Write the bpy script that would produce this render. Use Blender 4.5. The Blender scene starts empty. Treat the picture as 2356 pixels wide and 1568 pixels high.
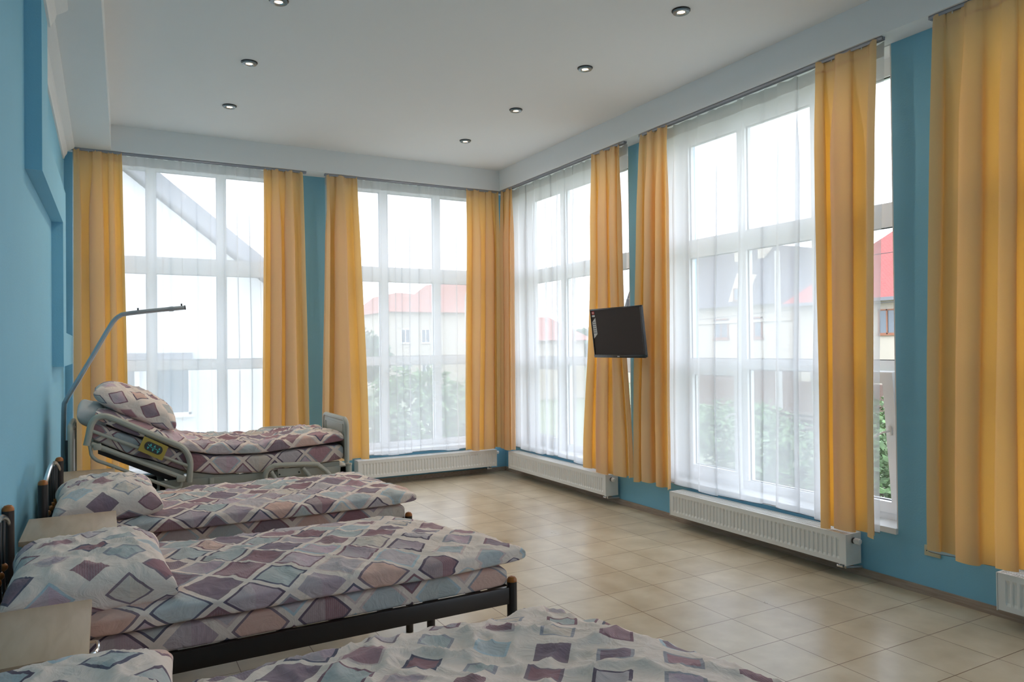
import bpy, bmesh, math, random
from mathutils import Vector, Matrix, noise
R = random.Random(7)
C = bpy.context.scene.collection
PI = math.pi

# ------------------------------------------------------------------ camera
F, YAW, PITCH, ROLL = 1697.2156, 0.5029486, 0.0086488, -0.0109111
cd = bpy.data.cameras.new('camera'); cam = bpy.data.objects.new('camera', cd); C.objects.link(cam)
fw = Vector((math.sin(YAW)*math.cos(PITCH), math.cos(YAW)*math.cos(PITCH), math.sin(PITCH)))
r0 = Vector((math.cos(YAW), -math.sin(YAW), 0)); u0 = r0.cross(fw)
rr = math.cos(ROLL)*r0 + math.sin(ROLL)*u0; uu = -math.sin(ROLL)*r0 + math.cos(ROLL)*u0
M = Matrix((rr, uu, -fw)).transposed().to_4x4(); M.translation = Vector((0, 0, 1.55))
cam.matrix_world = M
cd.sensor_fit = 'HORIZONTAL'; cd.sensor_width = 36.0; cd.lens = F/2356*36.0; cd.clip_start = .02; cd.clip_end = 500
bpy.context.scene.camera = cam

# ------------------------------------------------------------------ world, exposure
sc = bpy.context.scene
sc.view_settings.view_transform = 'Standard'; sc.view_settings.look = 'None'
sc.view_settings.gamma = 1.0; sc.view_settings.use_curve_mapping = False
sc.view_settings.exposure = 0.27
SKY = 3.9
w = bpy.data.worlds.new('overcast_sky'); sc.world = w; w.use_nodes = True
nt = w.node_tree; nt.nodes.clear()
wo = nt.nodes.new('ShaderNodeOutputWorld'); bg = nt.nodes.new('ShaderNodeBackground')
tc = nt.nodes.new('ShaderNodeTexCoord'); mp = nt.nodes.new('ShaderNodeMapping'); mp.inputs['Scale'].default_value = (1, 1, 3.2)
nz = nt.nodes.new('ShaderNodeTexNoise'); nz.inputs['Scale'].default_value = 2.3; nz.inputs['Detail'].default_value = 5
cr = nt.nodes.new('ShaderNodeValToRGB')
cr.color_ramp.elements[0].position = .35; cr.color_ramp.elements[0].color = (.74, .81, .98, 1)
cr.color_ramp.elements[1].position = .68; cr.color_ramp.elements[1].color = (.94, .96, 1.03, 1)
nt.links.new(tc.outputs['Generated'], mp.inputs['Vector']); nt.links.new(mp.outputs[0], nz.inputs['Vector'])
nt.links.new(nz.outputs['Fac'], cr.inputs['Fac']); nt.links.new(cr.outputs[0], bg.inputs['Color'])
bg.inputs['Strength'].default_value = SKY; nt.links.new(bg.outputs[0], wo.inputs['Surface'])
sc.cycles.transparent_max_bounces = 20
sc.cycles.max_bounces = 9; sc.cycles.diffuse_bounces = 6; sc.cycles.transmission_bounces = 6

W, D, XL, YB = 4.42, 8.22, -.345, -3.0       # right wall, back wall, left wall, wall behind the camera
ZC, ZS = 3.716, 3.47                          # ceiling, underside of the bulkheads

def portal(name, loc, rot, sx, sy):
    l = bpy.data.lights.new(name, 'AREA'); l.shape = 'RECTANGLE'; l.size = sx; l.size_y = sy; l.cycles.is_portal = True
    o = bpy.data.objects.new(name, l); C.objects.link(o); o.location = loc; o.rotation_euler = rot
WIN_R = [(5.67, 8.01), (2.95, 5.13), (.25, 2.42), (-2.4, -.3)]
WIN_B = [(-.22, 1.76), (2.28, 4.22)]
for a, b in WIN_R: portal('sky_portal', (W+.27, (a+b)/2, 1.92), (0, PI/2, 0), 3.1, b-a)
for a, b in WIN_B: portal('sky_portal', ((a+b)/2, D+.27, 1.92), (-PI/2, 0, 0), b-a, 3.1)

# ------------------------------------------------------------------ materials
def s2l(c):
    return tuple(((x/255)/12.92 if x/255 <= .04045 else ((x/255+.055)/1.055)**2.4) for x in c)
def newmat(name):
    m = bpy.data.materials.new(name); m.use_nodes = True; n = m.node_tree.nodes
    return m, n, m.node_tree.links, n['Principled BSDF']
def mat(name, col, rough=.5, metal=0, noise_amt=0, nscale=8, bump=0, bscale=60, spec=.5, emit=0, stretch=None, coat=0):
    m, n, l, b = newmat(name)
    b.inputs['Base Color'].default_value = (*col, 1); b.inputs['Roughness'].default_value = rough
    b.inputs['Metallic'].default_value = metal; b.inputs['Specular IOR Level'].default_value = spec
    if coat: b.inputs['Coat Weight'].default_value = coat
    if noise_amt or bump:
        t = n.new('ShaderNodeTexCoord'); mp = n.new('ShaderNodeMapping')
        if stretch: mp.inputs['Scale'].default_value = stretch
        l.new(t.outputs['Object'], mp.inputs['Vector'])
    if noise_amt:
        z = n.new('ShaderNodeTexNoise'); z.inputs['Scale'].default_value = nscale; z.inputs['Detail'].default_value = 5
        l.new(mp.outputs[0], z.inputs['Vector'])
        mx = n.new('ShaderNodeMix'); mx.data_type = 'RGBA'
        mx.inputs[6].default_value = (*[max(0, c*(1-noise_amt)) for c in col], 1)
        mx.inputs[7].default_value = (*[min(1, c*(1+noise_amt)) for c in col], 1)
        l.new(z.outputs['Fac'], mx.inputs[0]); l.new(mx.outputs[2], b.inputs['Base Color'])
    if bump:
        z2 = n.new('ShaderNodeTexNoise'); z2.inputs['Scale'].default_value = bscale; z2.inputs['Detail'].default_value = 4
        bp = n.new('ShaderNodeBump'); bp.inputs['Strength'].default_value = bump; bp.inputs['Distance'].default_value = .01
        l.new(mp.outputs[0], z2.inputs['Vector']); l.new(z2.outputs['Fac'], bp.inputs['Height']); l.new(bp.outputs[0], b.inputs['Normal'])
    if emit:
        b.inputs['Emission Color'].default_value = (*col, 1); b.inputs['Emission Strength'].default_value = emit
    return m
MT = {}
MT['blue'] = mat('light_blue_wall_paint', (.25, .55, .73), .75, noise_amt=.03, nscale=3, bump=.12, bscale=90, spec=.2)
MT['white'] = mat('white_plaster', (.82, .84, .85), .8, noise_amt=.015, nscale=2, bump=.05, bscale=80, spec=.2)
MT['ceil'] = mat('matte_white_ceiling', (.82, .84, .85), .9, noise_amt=.015, nscale=1, spec=.1)
MT['pvc'] = mat('white_window_plastic', (.86, .88, .89), .3, noise_amt=.01)
MT['gasket'] = mat('black_rubber_gasket', (.01, .01, .012), .6)
MT['alu'] = mat('grey_curtain_rail', (.36, .37, .42), .4, .3, noise_amt=.03)
MT['rad'] = mat('white_radiator_enamel', (.80, .79, .76), .3, noise_amt=.01)
MT['chrome'] = mat('chrome', (.75, .76, .78), .15, 1, noise_amt=.03)
MT['steel'] = mat('brushed_grey_steel', (.42, .46, .50), .35, .7, noise_amt=.05, nscale=30)
MT['darkframe'] = mat('dark_brown_enamel', (.020, .012, .010), .35, noise_amt=.2, nscale=30)
MT['orange'] = mat('varnished_orange_wood', (.42, .13, .02), .3, noise_amt=.25, nscale=60, stretch=(1, 1, .2))
MT['bedgrey'] = mat('beige_grey_bed_enamel', (.47, .45, .38), .4, noise_amt=.03)
MT['beddark'] = mat('dark_grey_bed_metal', (.045, .045, .05), .4, .5, noise_amt=.1)
MT['yellow'] = mat('mustard_yellow_panel', (.50, .36, .07), .5, noise_amt=.03)
MT['paneldark'] = mat('dark_keypad_membrane', (.06, .06, .055), .5, noise_amt=.05)
MT['teal'] = mat('turquoise_key_print', (.10, .62, .58), .5, noise_amt=.03)
MT['redprint'] = mat('red_warning_print', (.45, .09, .05), .6, noise_amt=.03)
MT['tvblack'] = mat('glossy_black_bezel', (.008, .008, .010), .25, noise_amt=.05)
MT['tvscreen'] = mat('dark_tv_screen', (.022, .013, .010), .5, noise_amt=.08, nscale=3, spec=.25)
MT['sticker'] = mat('pale_grey_sticker', (.55, .56, .55), .5, noise_amt=.02)
MT['ink'] = mat('grey_printed_ink', (.10, .10, .12), .6, noise_amt=.05)
MT['red'] = mat('red_sticker', (.50, .03, .025), .5, noise_amt=.03)
MT['socket'] = mat('cream_socket_plastic', (.60, .55, .38), .4, noise_amt=.02)
MT['black'] = mat('black_plastic', (.012, .012, .014), .4, noise_amt=.1)
MT['cream'] = mat('cream_render', (.50, .45, .37), .9, noise_amt=.06, nscale=1.5)
MT['palewall'] = mat('white_render', (.70, .70, .70), .9, noise_amt=.03, nscale=.8)
MT['greyroof'] = mat('dark_slate_roof', (.09, .085, .10), .8, noise_amt=.15, nscale=4)
MT['fascia'] = mat('grey_roof_edge', (.20, .20, .22), .8, noise_amt=.05, nscale=4)
MT['brownwood'] = mat('brown_window_wood', (.30, .12, .06), .6, noise_amt=.15, nscale=10)
MT['extglass'] = mat('dark_house_glass', (.14, .17, .20), .12, noise_amt=.1, nscale=1)
MT['concrete'] = mat('grey_concrete', (.42, .42, .41), .9, noise_amt=.08, nscale=4)
MT['bark'] = mat('tree_bark', (.10, .07, .05), .9, noise_amt=.3, nscale=20)
MT['bulb'] = mat('glowing_halogen', (1.0, .72, .42), .4, emit=9)
MT['wire'] = mat('dark_cable', (.05, .05, .055), .6, noise_amt=.1)

def roofmat(name, col, sc_=3.0):
    m, n, l, b = newmat(name); b.inputs['Roughness'].default_value = .7
    t = n.new('ShaderNodeTexCoord'); bk = n.new('ShaderNodeTexBrick'); l.new(t.outputs['UV'], bk.inputs['Vector'])
    bk.inputs['Scale'].default_value = sc_; bk.inputs['Color1'].default_value = (*col, 1); bk.inputs['Color2'].default_value = (*[c*.85 for c in col], 1)
    bk.inputs['Mortar'].default_value = (*[c*.6 for c in col], 1); bk.inputs['Mortar Size'].default_value = .03
    l.new(bk.outputs['Color'], b.inputs['Base Color']); return m
MT['redroof'] = roofmat('red_metal_tile_roof', (.40, .085, .075))
MT['palered'] = roofmat('orange_red_clay_roof', (.40, .15, .11))
MT['brick'] = roofmat('rough_red_brick', (.27, .17, .14), 4)

# floor tiles
m, n, l, b = newmat('cream_ceramic_floor_tiles'); MT['floor'] = m
t = n.new('ShaderNodeTexCoord'); mp = n.new('ShaderNodeMapping'); l.new(t.outputs['Object'], mp.inputs['Vector'])
mp.inputs['Location'].default_value = (-3.095+.362*20, -3.078+.347*30, 0)
bk = n.new('ShaderNodeTexBrick'); l.new(mp.outputs[0], bk.inputs['Vector'])
bk.offset = 0; bk.squash = 1; bk.inputs['Scale'].default_value = 1; bk.inputs['Brick Width'].default_value = .362; bk.inputs['Row Height'].default_value = .347
bk.inputs['Mortar Size'].default_value = .0026; bk.inputs['Mortar Smooth'].default_value = .3
bk.inputs['Color1'].default_value = (.62, .54, .41, 1); bk.inputs['Color2'].default_value = (.57, .49, .37, 1); bk.inputs['Mortar'].default_value = (.20, .12, .07, 1)
z = n.new('ShaderNodeTexNoise'); z.inputs['Scale'].default_value = 4.5; z.inputs['Detail'].default_value = 6; l.new(t.outputs['Object'], z.inputs['Vector'])
rp = n.new('ShaderNodeValToRGB'); rp.color_ramp.elements[0].position = .3; rp.color_ramp.elements[0].color = (.80, .76, .70, 1)
rp.color_ramp.elements[1].position = .7; rp.color_ramp.elements[1].color = (1.06, 1.06, 1.06, 1); l.new(z.outputs['Fac'], rp.inputs['Fac'])
mx = n.new('ShaderNodeMix'); mx.data_type = 'RGBA'; mx.blend_type = 'MULTIPLY'; mx.inputs[0].default_value = 1
l.new(bk.outputs['Color'], mx.inputs[6]); l.new(rp.outputs[0], mx.inputs[7]); l.new(mx.outputs[2], b.inputs['Base Color'])
rm = n.new('ShaderNodeMapRange'); rm.inputs['To Min'].default_value = .22; rm.inputs['To Max'].default_value = .42
l.new(z.outputs['Fac'], rm.inputs['Value']); l.new(rm.outputs[0], b.inputs['Roughness'])
bp = n.new('ShaderNodeBump'); bp.inputs['Strength'].default_value = .25; bp.inputs['Distance'].default_value = .003; bp.invert = True
l.new(bk.outputs['Fac'], bp.inputs['Height']); l.new(bp.outputs[0], b.inputs['Normal'])

def woodmat(name, c1, c2, stretch=(1.5, 14, 14)):
    m, n, l, b = newmat(name); b.inputs['Roughness'].default_value = .45
    t = n.new('ShaderNodeTexCoord'); mp = n.new('ShaderNodeMapping'); mp.inputs['Scale'].default_value = stretch
    z = n.new('ShaderNodeTexNoise'); z.inputs['Scale'].default_value = 3; z.inputs['Detail'].default_value = 7; z.inputs['Distortion'].default_value = .6
    r = n.new('ShaderNodeValToRGB'); r.color_ramp.elements[0].position = .35; r.color_ramp.elements[1].position = .68
    r.color_ramp.elements[0].color = (*c1, 1); r.color_ramp.elements[1].color = (*c2, 1)
    l.new(t.outputs['Object'], mp.inputs[0]); l.new(mp.outputs[0], z.inputs['Vector']); l.new(z.outputs['Fac'], r.inputs['Fac']); l.new(r.outputs[0], b.inputs['Base Color'])
    return m
MT['oak'] = woodmat('pale_oak_laminate', (.48, .33, .21), (.56, .40, .27), (10, 1.5, 10))
MT['base'] = woodmat('beige_wood_baseboard', (.34, .25, .19), (.46, .36, .29), (10, 2, 30))

# glass pane
m, n, l, b = newmat('clear_window_glass'); MT['glass'] = m; n.remove(b)
o = n['Material Output']; tr = n.new('ShaderNodeBsdfTransparent'); tr.inputs[0].default_value = (.97, .985, .98, 1)
gl = n.new('ShaderNodeBsdfGlossy'); gl.inputs['Roughness'].default_value = .02
ms = n.new('ShaderNodeMixShader'); ms.inputs[0].default_value = .04
l.new(tr.outputs[0], ms.inputs[1]); l.new(gl.outputs[0], ms.inputs[2]); l.new(ms.outputs[0], o.inputs['Surface'])

def cloth(name, dcol, tcol, trans=.5, transp=0.0, bump=.25, bscale=500):
    m, n, l, b = newmat(name); n.remove(b); o = n['Material Output']
    d = n.new('ShaderNodeBsdfDiffuse'); tl = n.new('ShaderNodeBsdfTranslucent')
    t = n.new('ShaderNodeTexCoord'); z = n.new('ShaderNodeTexNoise'); z.inputs['Scale'].default_value = bscale; l.new(t.outputs['Object'], z.inputs['Vector'])
    bp = n.new('ShaderNodeBump'); bp.inputs['Strength'].default_value = bump; bp.inputs['Distance'].default_value = .0015
    l.new(z.outputs['Fac'], bp.inputs['Height']); l.new(bp.outputs[0], d.inputs['Normal'])
    mx = n.new('ShaderNodeMix'); mx.data_type = 'RGBA'; mx.inputs[6].default_value = (*[c*.93 for c in dcol], 1); mx.inputs[7].default_value = (*[min(1, c*1.05) for c in dcol], 1)
    l.new(z.outputs['Fac'], mx.inputs[0]); l.new(mx.outputs[2], d.inputs[0]); tl.inputs[0].default_value = (*tcol, 1)
    s1 = n.new('ShaderNodeMixShader'); s1.inputs[0].default_value = trans
    l.new(d.outputs[0], s1.inputs[1]); l.new(tl.outputs[0], s1.inputs[2])
    if transp:
        tp = n.new('ShaderNodeBsdfTransparent'); s2 = n.new('ShaderNodeMixShader'); s2.inputs[0].default_value = transp
        l.new(s1.outputs[0], s2.inputs[1]); l.new(tp.outputs[0], s2.inputs[2]); l.new(s2.outputs[0], o.inputs['Surface'])
    else: l.new(s1.outputs[0], o.inputs['Surface'])
    return m
MT['curtain'] = cloth('golden_yellow_curtain_cloth', (.82, .62, .39), (1.0, .50, .05), .32)
MT['tulle'] = cloth('sheer_white_tulle', (.92, .93, .95), (.90, .91, .93), .62, .38, bump=0)
MT['hem'] = cloth('white_tulle_hem', (.7, .7, .7), (.6, .6, .6), .4, .2)

# printed bedding
def bedding(name, tint=1.0, cell=.142):
    m, n, l, b = newmat(name); b.inputs['Roughness'].default_value = .85; b.inputs['Specular IOR Level'].default_value = .15
    b.inputs['Sheen Weight'].default_value = .15
    def math_(op, a, bb=None, c=None):
        q = n.new('ShaderNodeMath'); q.operation = op
        for i, v in enumerate((a, bb, c)):
            if v is None: continue
            if isinstance(v, (int, float)): q.inputs[i].default_value = v
            else: l.new(v, q.inputs[i])
        return q.outputs[0]
    t = n.new('ShaderNodeTexCoord')
    mp = n.new('ShaderNodeMapping'); mp.inputs['Rotation'].default_value = (0, 0, PI/4); mp.inputs['Scale'].default_value = (1, 1, 1)
    sc1 = n.new('ShaderNodeVectorMath'); sc1.operation = 'SCALE'; sc1.inputs['Scale'].default_value = 1/cell
    l.new(t.outputs['UV'], mp.inputs[0]); l.new(mp.outputs[0], sc1.inputs[0])
    sp = n.new('ShaderNodeSeparateXYZ'); l.new(sc1.outputs[0], sp.inputs[0])
    fx = math_('FRACT', sp.outputs[0]); fy = math_('FRACT', sp.outputs[1])
    ix = math_('FLOOR', sp.outputs[0]); iy = math_('FLOOR', sp.outputs[1])
    d = math_('MAXIMUM', math_('ABSOLUTE', math_('SUBTRACT', fx, .5)), math_('ABSOLUTE', math_('SUBTRACT', fy, .5)))
    cb = n.new('ShaderNodeCombineXYZ'); l.new(ix, cb.inputs[0]); l.new(iy, cb.inputs[1])
    w1 = n.new('ShaderNodeTexWhiteNoise'); w1.noise_dimensions = '3D'; l.new(cb.outputs[0], w1.inputs['Vector'])
    cb2 = n.new('ShaderNodeVectorMath'); cb2.operation = 'ADD'; cb2.inputs[1].default_value = (31.7, 11.3, 5.1); l.new(cb.outputs[0], cb2.inputs[0])
    w2 = n.new('ShaderNodeTexWhiteNoise'); w2.noise_dimensions = '3D'; l.new(cb2.outputs[0], w2.inputs['Vector'])
    def ramp(cols, src):
        r = n.new('ShaderNodeValToRGB'); r.color_ramp.interpolation = 'CONSTANT'
        while len(r.color_ramp.elements) < len(cols): r.color_ramp.elements.new(.5)
        for i, c in enumerate(cols):
            r.color_ramp.elements[i].position = i/len(cols); r.color_ramp.elements[i].color = (*[x*tint for x in c], 1)
        l.new(src, r.inputs['Fac']); return r.outputs[0]
    cream = (.92, .755, .66)
    fills = [(.48, .27, .29), (.56, .57, .57), (.31, .21, .25), (.80, .50, .41), (.64, .53, .53), (.37, .19, .21), (.68, .48, .53), (.54, .55, .53), (.78, .64, .54), (.54, .39, .43)]
    bords = [cream, (.17, .12, .16), (.32, .17, .20), (.75, .57, .53), (.16, .14, .19), (.56, .62, .65), (.30, .21, .24), (.42, .38, .41)]
    fc = ramp(fills, w1.outputs['Value']); bc = ramp(bords, w2.outputs['Value'])
    at = n.new('ShaderNodeAttribute'); at.attribute_name = 'fill'
    half = at.outputs['Fac']
    inner = math_('SUBTRACT', half, .055)
    def less(a, b_): return math_('LESS_THAN', a, b_)
    def mixc(f, a, b_):
        q = n.new('ShaderNodeMix'); q.data_type = 'RGBA'
        l.new(f, q.inputs[0])
        for i, v in ((6, a), (7, b_)):
            if isinstance(v, tuple): q.inputs[i].default_value = (*v, 1)
            else: l.new(v, q.inputs[i])
        return q.outputs[2]
    # fine woven hatching inside some squares
    wv = n.new('ShaderNodeTexWave'); wv.inputs['Scale'].default_value = 45; wv.bands_direction = 'X'; l.new(t.outputs['UV'], wv.inputs['Vector'])
    hatch = math_('MULTIPLY', less(w2.outputs['Value'], .45), math_('MULTIPLY', wv.outputs['Fac'], .22))
    fc2 = mixc(hatch, fc, (.55, .5, .48))
    # soft second tone across the square
    dia = less(math_('ADD', fx, fy), 1.0)
    fc3 = mixc(math_('MULTIPLY', dia, math_('MULTIPLY', less(.6, w1.outputs['Value']), .35)), fc2, (.60, .55, .52))
    col = mixc(less(d, half), tuple(x*tint for x in cream), bc)
    col = mixc(less(d, inner), col, fc3)
    l.new(col, b.inputs['Base Color'])
    z = n.new('ShaderNodeTexNoise'); z.inputs['Scale'].default_value = 14; z.inputs['Detail'].default_value = 6; z.inputs['Distortion'].default_value = 1.2; l.new(t.outputs['UV'], z.inputs['Vector'])
    bp = n.new('ShaderNodeBump'); bp.inputs['Strength'].default_value = .65; bp.inputs['Distance'].default_value = .014
    l.new(z.outputs['Fac'], bp.inputs['Height']); l.new(bp.outputs[0], b.inputs['Normal'])
    return m
MT['duvet'] = bedding('diamond_printed_duvet_cotton')
MT['matt'] = bedding('diamond_printed_sheet_cotton', .92, .15)
MT['plainduvet'] = mat('pale_cream_cotton', (.66, .61, .58), .85, bump=.4, bscale=14)

def leafmat(name, c):
    m, n, l, b = newmat(name); b.inputs['Roughness'].default_value = .6
    i = n.new('ShaderNodeObjectInfo'); t = n.new('ShaderNodeTexCoord'); z = n.new('ShaderNodeTexNoise'); z.inputs['Scale'].default_value = 5
    l.new(t.outputs['Object'], z.inputs['Vector'])
    r = n.new('ShaderNodeValToRGB'); r.color_ramp.elements[0].position = .3; r.color_ramp.elements[1].position = .7
    r.color_ramp.elements[0].color = (*[x*.55 for x in c], 1); r.color_ramp.elements[1].color = (*[min(1, x*1.5) for x in c], 1)
    l.new(z.outputs['Fac'], r.inputs['Fac']); l.new(r.outputs[0], b.inputs['Base Color']); return m
MT['leaf'] = leafmat('green_leaves', (.11, .19, .07)); MT['leafdark'] = leafmat('dark_green_leaves', (.07, .15, .07))
MT['grass'] = mat('mown_grass', (.20, .23, .14), .95, noise_amt=.35, nscale=.8)

# ------------------------------------------------------------------ mesh helpers
class MB:
    def __init__(s): s.v = []; s.f = []; s.uv = {}; s.fill = None
    def add(s, vs, fs):
        k = len(s.v); s.v += [Vector(p) for p in vs]; s.f += [tuple(i+k for i in f) for f in fs]; return s
    def box(s, x0, x1, y0, y1, z0, z1, bev=0, rot=None, piv=None):
        x0, x1 = min(x0, x1), max(x0, x1); y0, y1 = min(y0, y1), max(y0, y1); z0, z1 = min(z0, z1), max(z0, z1)
        if bev <= 0:
            vs = [(x, y, z) for z in (z0, z1) for y in (y0, y1) for x in (x0, x1)]
            fs = [(0, 2, 3, 1), (4, 5, 7, 6), (0, 1, 5, 4), (2, 6, 7, 3), (0, 4, 6, 2), (1, 3, 7, 5)]
        else:
            bm = bmesh.new(); bmesh.ops.create_cube(bm, size=1)
            for v in bm.verts: v.co = Vector(((x0+x1)/2+v.co.x*(x1-x0), (y0+y1)/2+v.co.y*(y1-y0), (z0+z1)/2+v.co.z*(z1-z0)))
            bmesh.ops.bevel(bm, geom=bm.edges[:], offset=bev, segments=2, affect='EDGES', profile=.5)
            bm.verts.ensure_lookup_table(); vs = [v.co.copy() for v in bm.verts]; fs = [tuple(v.index for v in f.verts) for f in bm.faces]; bm.free()
        if rot is not None:
            pv = Vector(piv); vs = [rot @ (Vector(p)-pv) + pv for p in vs]
        return s.add(vs, fs)
    def tube(s, pts, r, n=10, caps=True, flat=1.0, closed=False):
        pts = [Vector(p) for p in pts]; rs = r if isinstance(r, (list, tuple)) else [r]*len(pts); N = len(pts)
        k = len(s.v); up = None
        for i, p in enumerate(pts):
            if closed: d = (pts[(i+1) % N]-pts[i-1]).normalized()
            else: d = (pts[min(i+1, N-1)]-pts[max(i-1, 0)]).normalized()
            if up is None:
                up = Vector((0, 0, 1)) if abs(d.z) < .9 else Vector((1, 0, 0))
            a = d.cross(up).normalized(); up = a.cross(d).normalized()
            for j in range(n):
                t = 2*PI*j/n; s.v.append(p + a*math.cos(t)*rs[i] + up*math.sin(t)*rs[i]*flat)
        for i in range(N if closed else N-1):
            q = (i+1) % N
            for j in range(n):
                s.f.append((k+i*n+j, k+i*n+(j+1) % n, k+q*n+(j+1) % n, k+q*n+j))
        if caps and not closed:
            s.f.append(tuple(k+j for j in range(n))[::-1]); s.f.append(tuple(k+(N-1)*n+j for j in range(n)))
        return s
    def lathe(s, c, prof, n=20, axis='z'):
        c = Vector(c); k = len(s.v)
        for (r, h) in prof:
            for j in range(n):
                t = 2*PI*j/n; a, b_ = r*math.cos(t), r*math.sin(t)
                s.v.append(c + (Vector((a, b_, h)) if axis == 'z' else Vector((h, a, b_)) if axis == 'x' else Vector((b_, h, a))))
        for i in range(len(prof)-1):
            for j in range(n): s.f.append((k+i*n+j, k+i*n+(j+1) % n, k+(i+1)*n+(j+1) % n, k+(i+1)*n+j))
        if prof[0] == prof[-1]: return s
        if prof[0][0] > 1e-6: s.f.append(tuple(k+j for j in range(n))[::-1])
        if prof[-1][0] > 1e-6: s.f.append(tuple(k+(len(prof)-1)*n+j for j in range(n)))
        return s
    def ball(s, c, r, n=12, sz=1):
        return s.lathe(c, [(max(1e-7, r*math.sin(PI*i/8)), -r*sz*math.cos(PI*i/8)) for i in range(9)], n)
    def prism(s, poly, a, b, axis):
        # poly: list of 2D points; extruded from a to b along axis (0:x -> (y,z), 1:y -> (x,z), 2:z -> (x,y))
        def P(p, h): return (h, p[0], p[1]) if axis == 0 else (p[0], h, p[1]) if axis == 1 else (p[0], p[1], h)
        n = len(poly); vs = [P(p, a) for p in poly]+[P(p, b) for p in poly]
        fs = [tuple(range(n))[::-1], tuple(range(n, 2*n))]+[(i, (i+1) % n, n+(i+1) % n, n+i) for i in range(n)]
        return s.add(vs, fs)
    def grid(s, fn, nu, nv, wrapu=False):
        k = len(s.v)
        for i in range(nu+1):
            for j in range(nv+1): s.v.append(Vector(fn(i/nu, j/nv)))
        for i in range(nu):
            for j in range(nv):
                a = k+i*(nv+1)+j; s.f.append((a, a+nv+1, a+nv+2, a+1))
        return s
    def build(s, name, m, parent=None, smooth=30, keep=False, uvs=None, fill=None, fixn=True):
        me = bpy.data.meshes.new(name)
        if parent is not None: org = wloc(parent)
        elif keep: org = Vector((0, 0, 0))
        else:
            xs = [v.x for v in s.v]; ys = [v.y for v in s.v]; zs = [v.z for v in s.v]
            org = Vector(((min(xs)+max(xs))/2, (min(ys)+max(ys))/2, min(zs)))
        me.from_pydata([tuple(v-org) for v in s.v], [], s.f); me.update()
        if fixn:
            bm = bmesh.new(); bm.from_mesh(me); bmesh.ops.recalc_face_normals(bm, faces=bm.faces[:]); bm.to_mesh(me); bm.free()
        if uvs is not None:
            ul = me.uv_layers.new(name='UVMap')
            for lp in me.loops: ul.data[lp.index].uv = uvs[lp.vertex_index]
        if fill is not None:
            at = me.attributes.new('fill', 'FLOAT', 'POINT')
            for i, x in enumerate(fill): at.data[i].value = x
        if smooth:
            for p in me.polygons: p.use_smooth = True
            me.set_sharp_from_angle(angle=math.radians(smooth))
        me.materials.append(MT[m])
        o = bpy.data.objects.new(name, me); C.objects.link(o)
        if parent is not None: o.parent = parent
        else: o.location = org
        return o
def wloc(o):
    v = Vector(o.location)
    while o.parent: o = o.parent; v += Vector(o.location)
    return v
def tag(o, label, cat, group=None, kind=None):
    if label: o['label'] = label
    if cat: o['category'] = cat
    if group: o['group'] = group
    if kind: o['kind'] = kind
    return o
def thing(name, loc, label, cat, group=None, kind=None):
    o = bpy.data.objects.new(name, None); C.objects.link(o); o.location = loc; o.empty_display_size = .1
    return tag(o, label, cat, group, kind)
def struct(o, label=None, cat=None):
    o['kind'] = 'structure'
    if label: o['label'] = label
    if cat: o['category'] = cat
    return o
def copy_tree(o, parent=None):
    c = o.copy(); C.objects.link(c); c.parent = parent
    for ch in [x for x in list(bpy.data.objects) if x.parent == o]: copy_tree(ch, c)
    return c
def sm(a, b, x):
    t = min(1, max(0, (x-a)/(b-a))); return t*t*(3-2*t)
def nz3(x, y, z=0): return noise.noise(Vector((x, y, z)))
def spline(pts, n=6):
    # Catmull-Rom through points
    P = [Vector(p) for p in pts]; out = []
    for i in range(len(P)-1):
        a = P[max(i-1, 0)]; b = P[i]; c = P[i+1]; d = P[min(i+2, len(P)-1)]
        for k in range(n):
            t = k/n; out.append(.5*((2*b)+(c-a)*t+(2*a-5*b+4*c-d)*t*t+(3*b-a-3*c+d)*t**3))
    out.append(P[-1]); return out
# wall coordinates: s along the wall, d outwards (negative = into the room), z up
def wp(wall, s, d, z): return (s, D+d, z) if wall == 'B' else (W+d, s, z)
def wbox(mb, wall, s0, s1, d0, d1, z0, z1, bev=0):
    a = wp(wall, s0, d0, z0); b = wp(wall, s1, d1, z1); return mb.box(a[0], b[0], a[1], b[1], a[2], b[2], bev)

# ------------------------------------------------------------------ room shell
struct(MB().box(XL-.3, W+.35, YB-.2, D+.35, -.15, 0).build('floor', 'floor', smooth=0, keep=True), 'cream square ceramic floor tiles with thin brown grout lines', 'floor')
mb = MB(); mb.box(XL-.3, W+.35, YB-.2, D+.35, ZC, ZC+.2)
struct(mb.build('ceiling', 'ceil', smooth=0), 'plain matte white ceiling with recessed spotlights', 'ceiling')
# bulkheads
struct(MB().box(XL, W+.0, D-.24, D+.0, ZS, ZC).build('trim_1', 'white', smooth=0), 'white dropped bulkhead above the back windows', 'bulkhead')
struct(MB().box(W-.185, W, YB, D-.24, ZS, ZC).build('trim_2', 'white', smooth=0), 'white dropped bulkhead above the right-hand windows', 'bulkhead')
struct(MB().prism([(XL, YB), (-.155, YB), (.05, D-.24), (XL, D-.24)], ZS, ZC, 2).build('trim_3', 'white', smooth=0), 'white dropped bulkhead along the left wall', 'bulkhead')
T = .35
def wallmesh(wall, lo, hi, opens):
    mb = MB(); wbox(mb, wall, lo, hi, 0, T, -.15, .33)
    e = lo
    for a, b in sorted(opens): wbox(mb, wall, e, a, 0, T, .33, ZC); wbox(mb, wall, a, b, 0, T, ZS, ZC); e = b
    wbox(mb, wall, e, hi, 0, T, .33, ZC); return mb
struct(wallmesh('B', XL-.3, W+T, WIN_B).build('wall_back', 'blue', smooth=0), 'light blue far wall between the two tall windows', 'wall')
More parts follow.
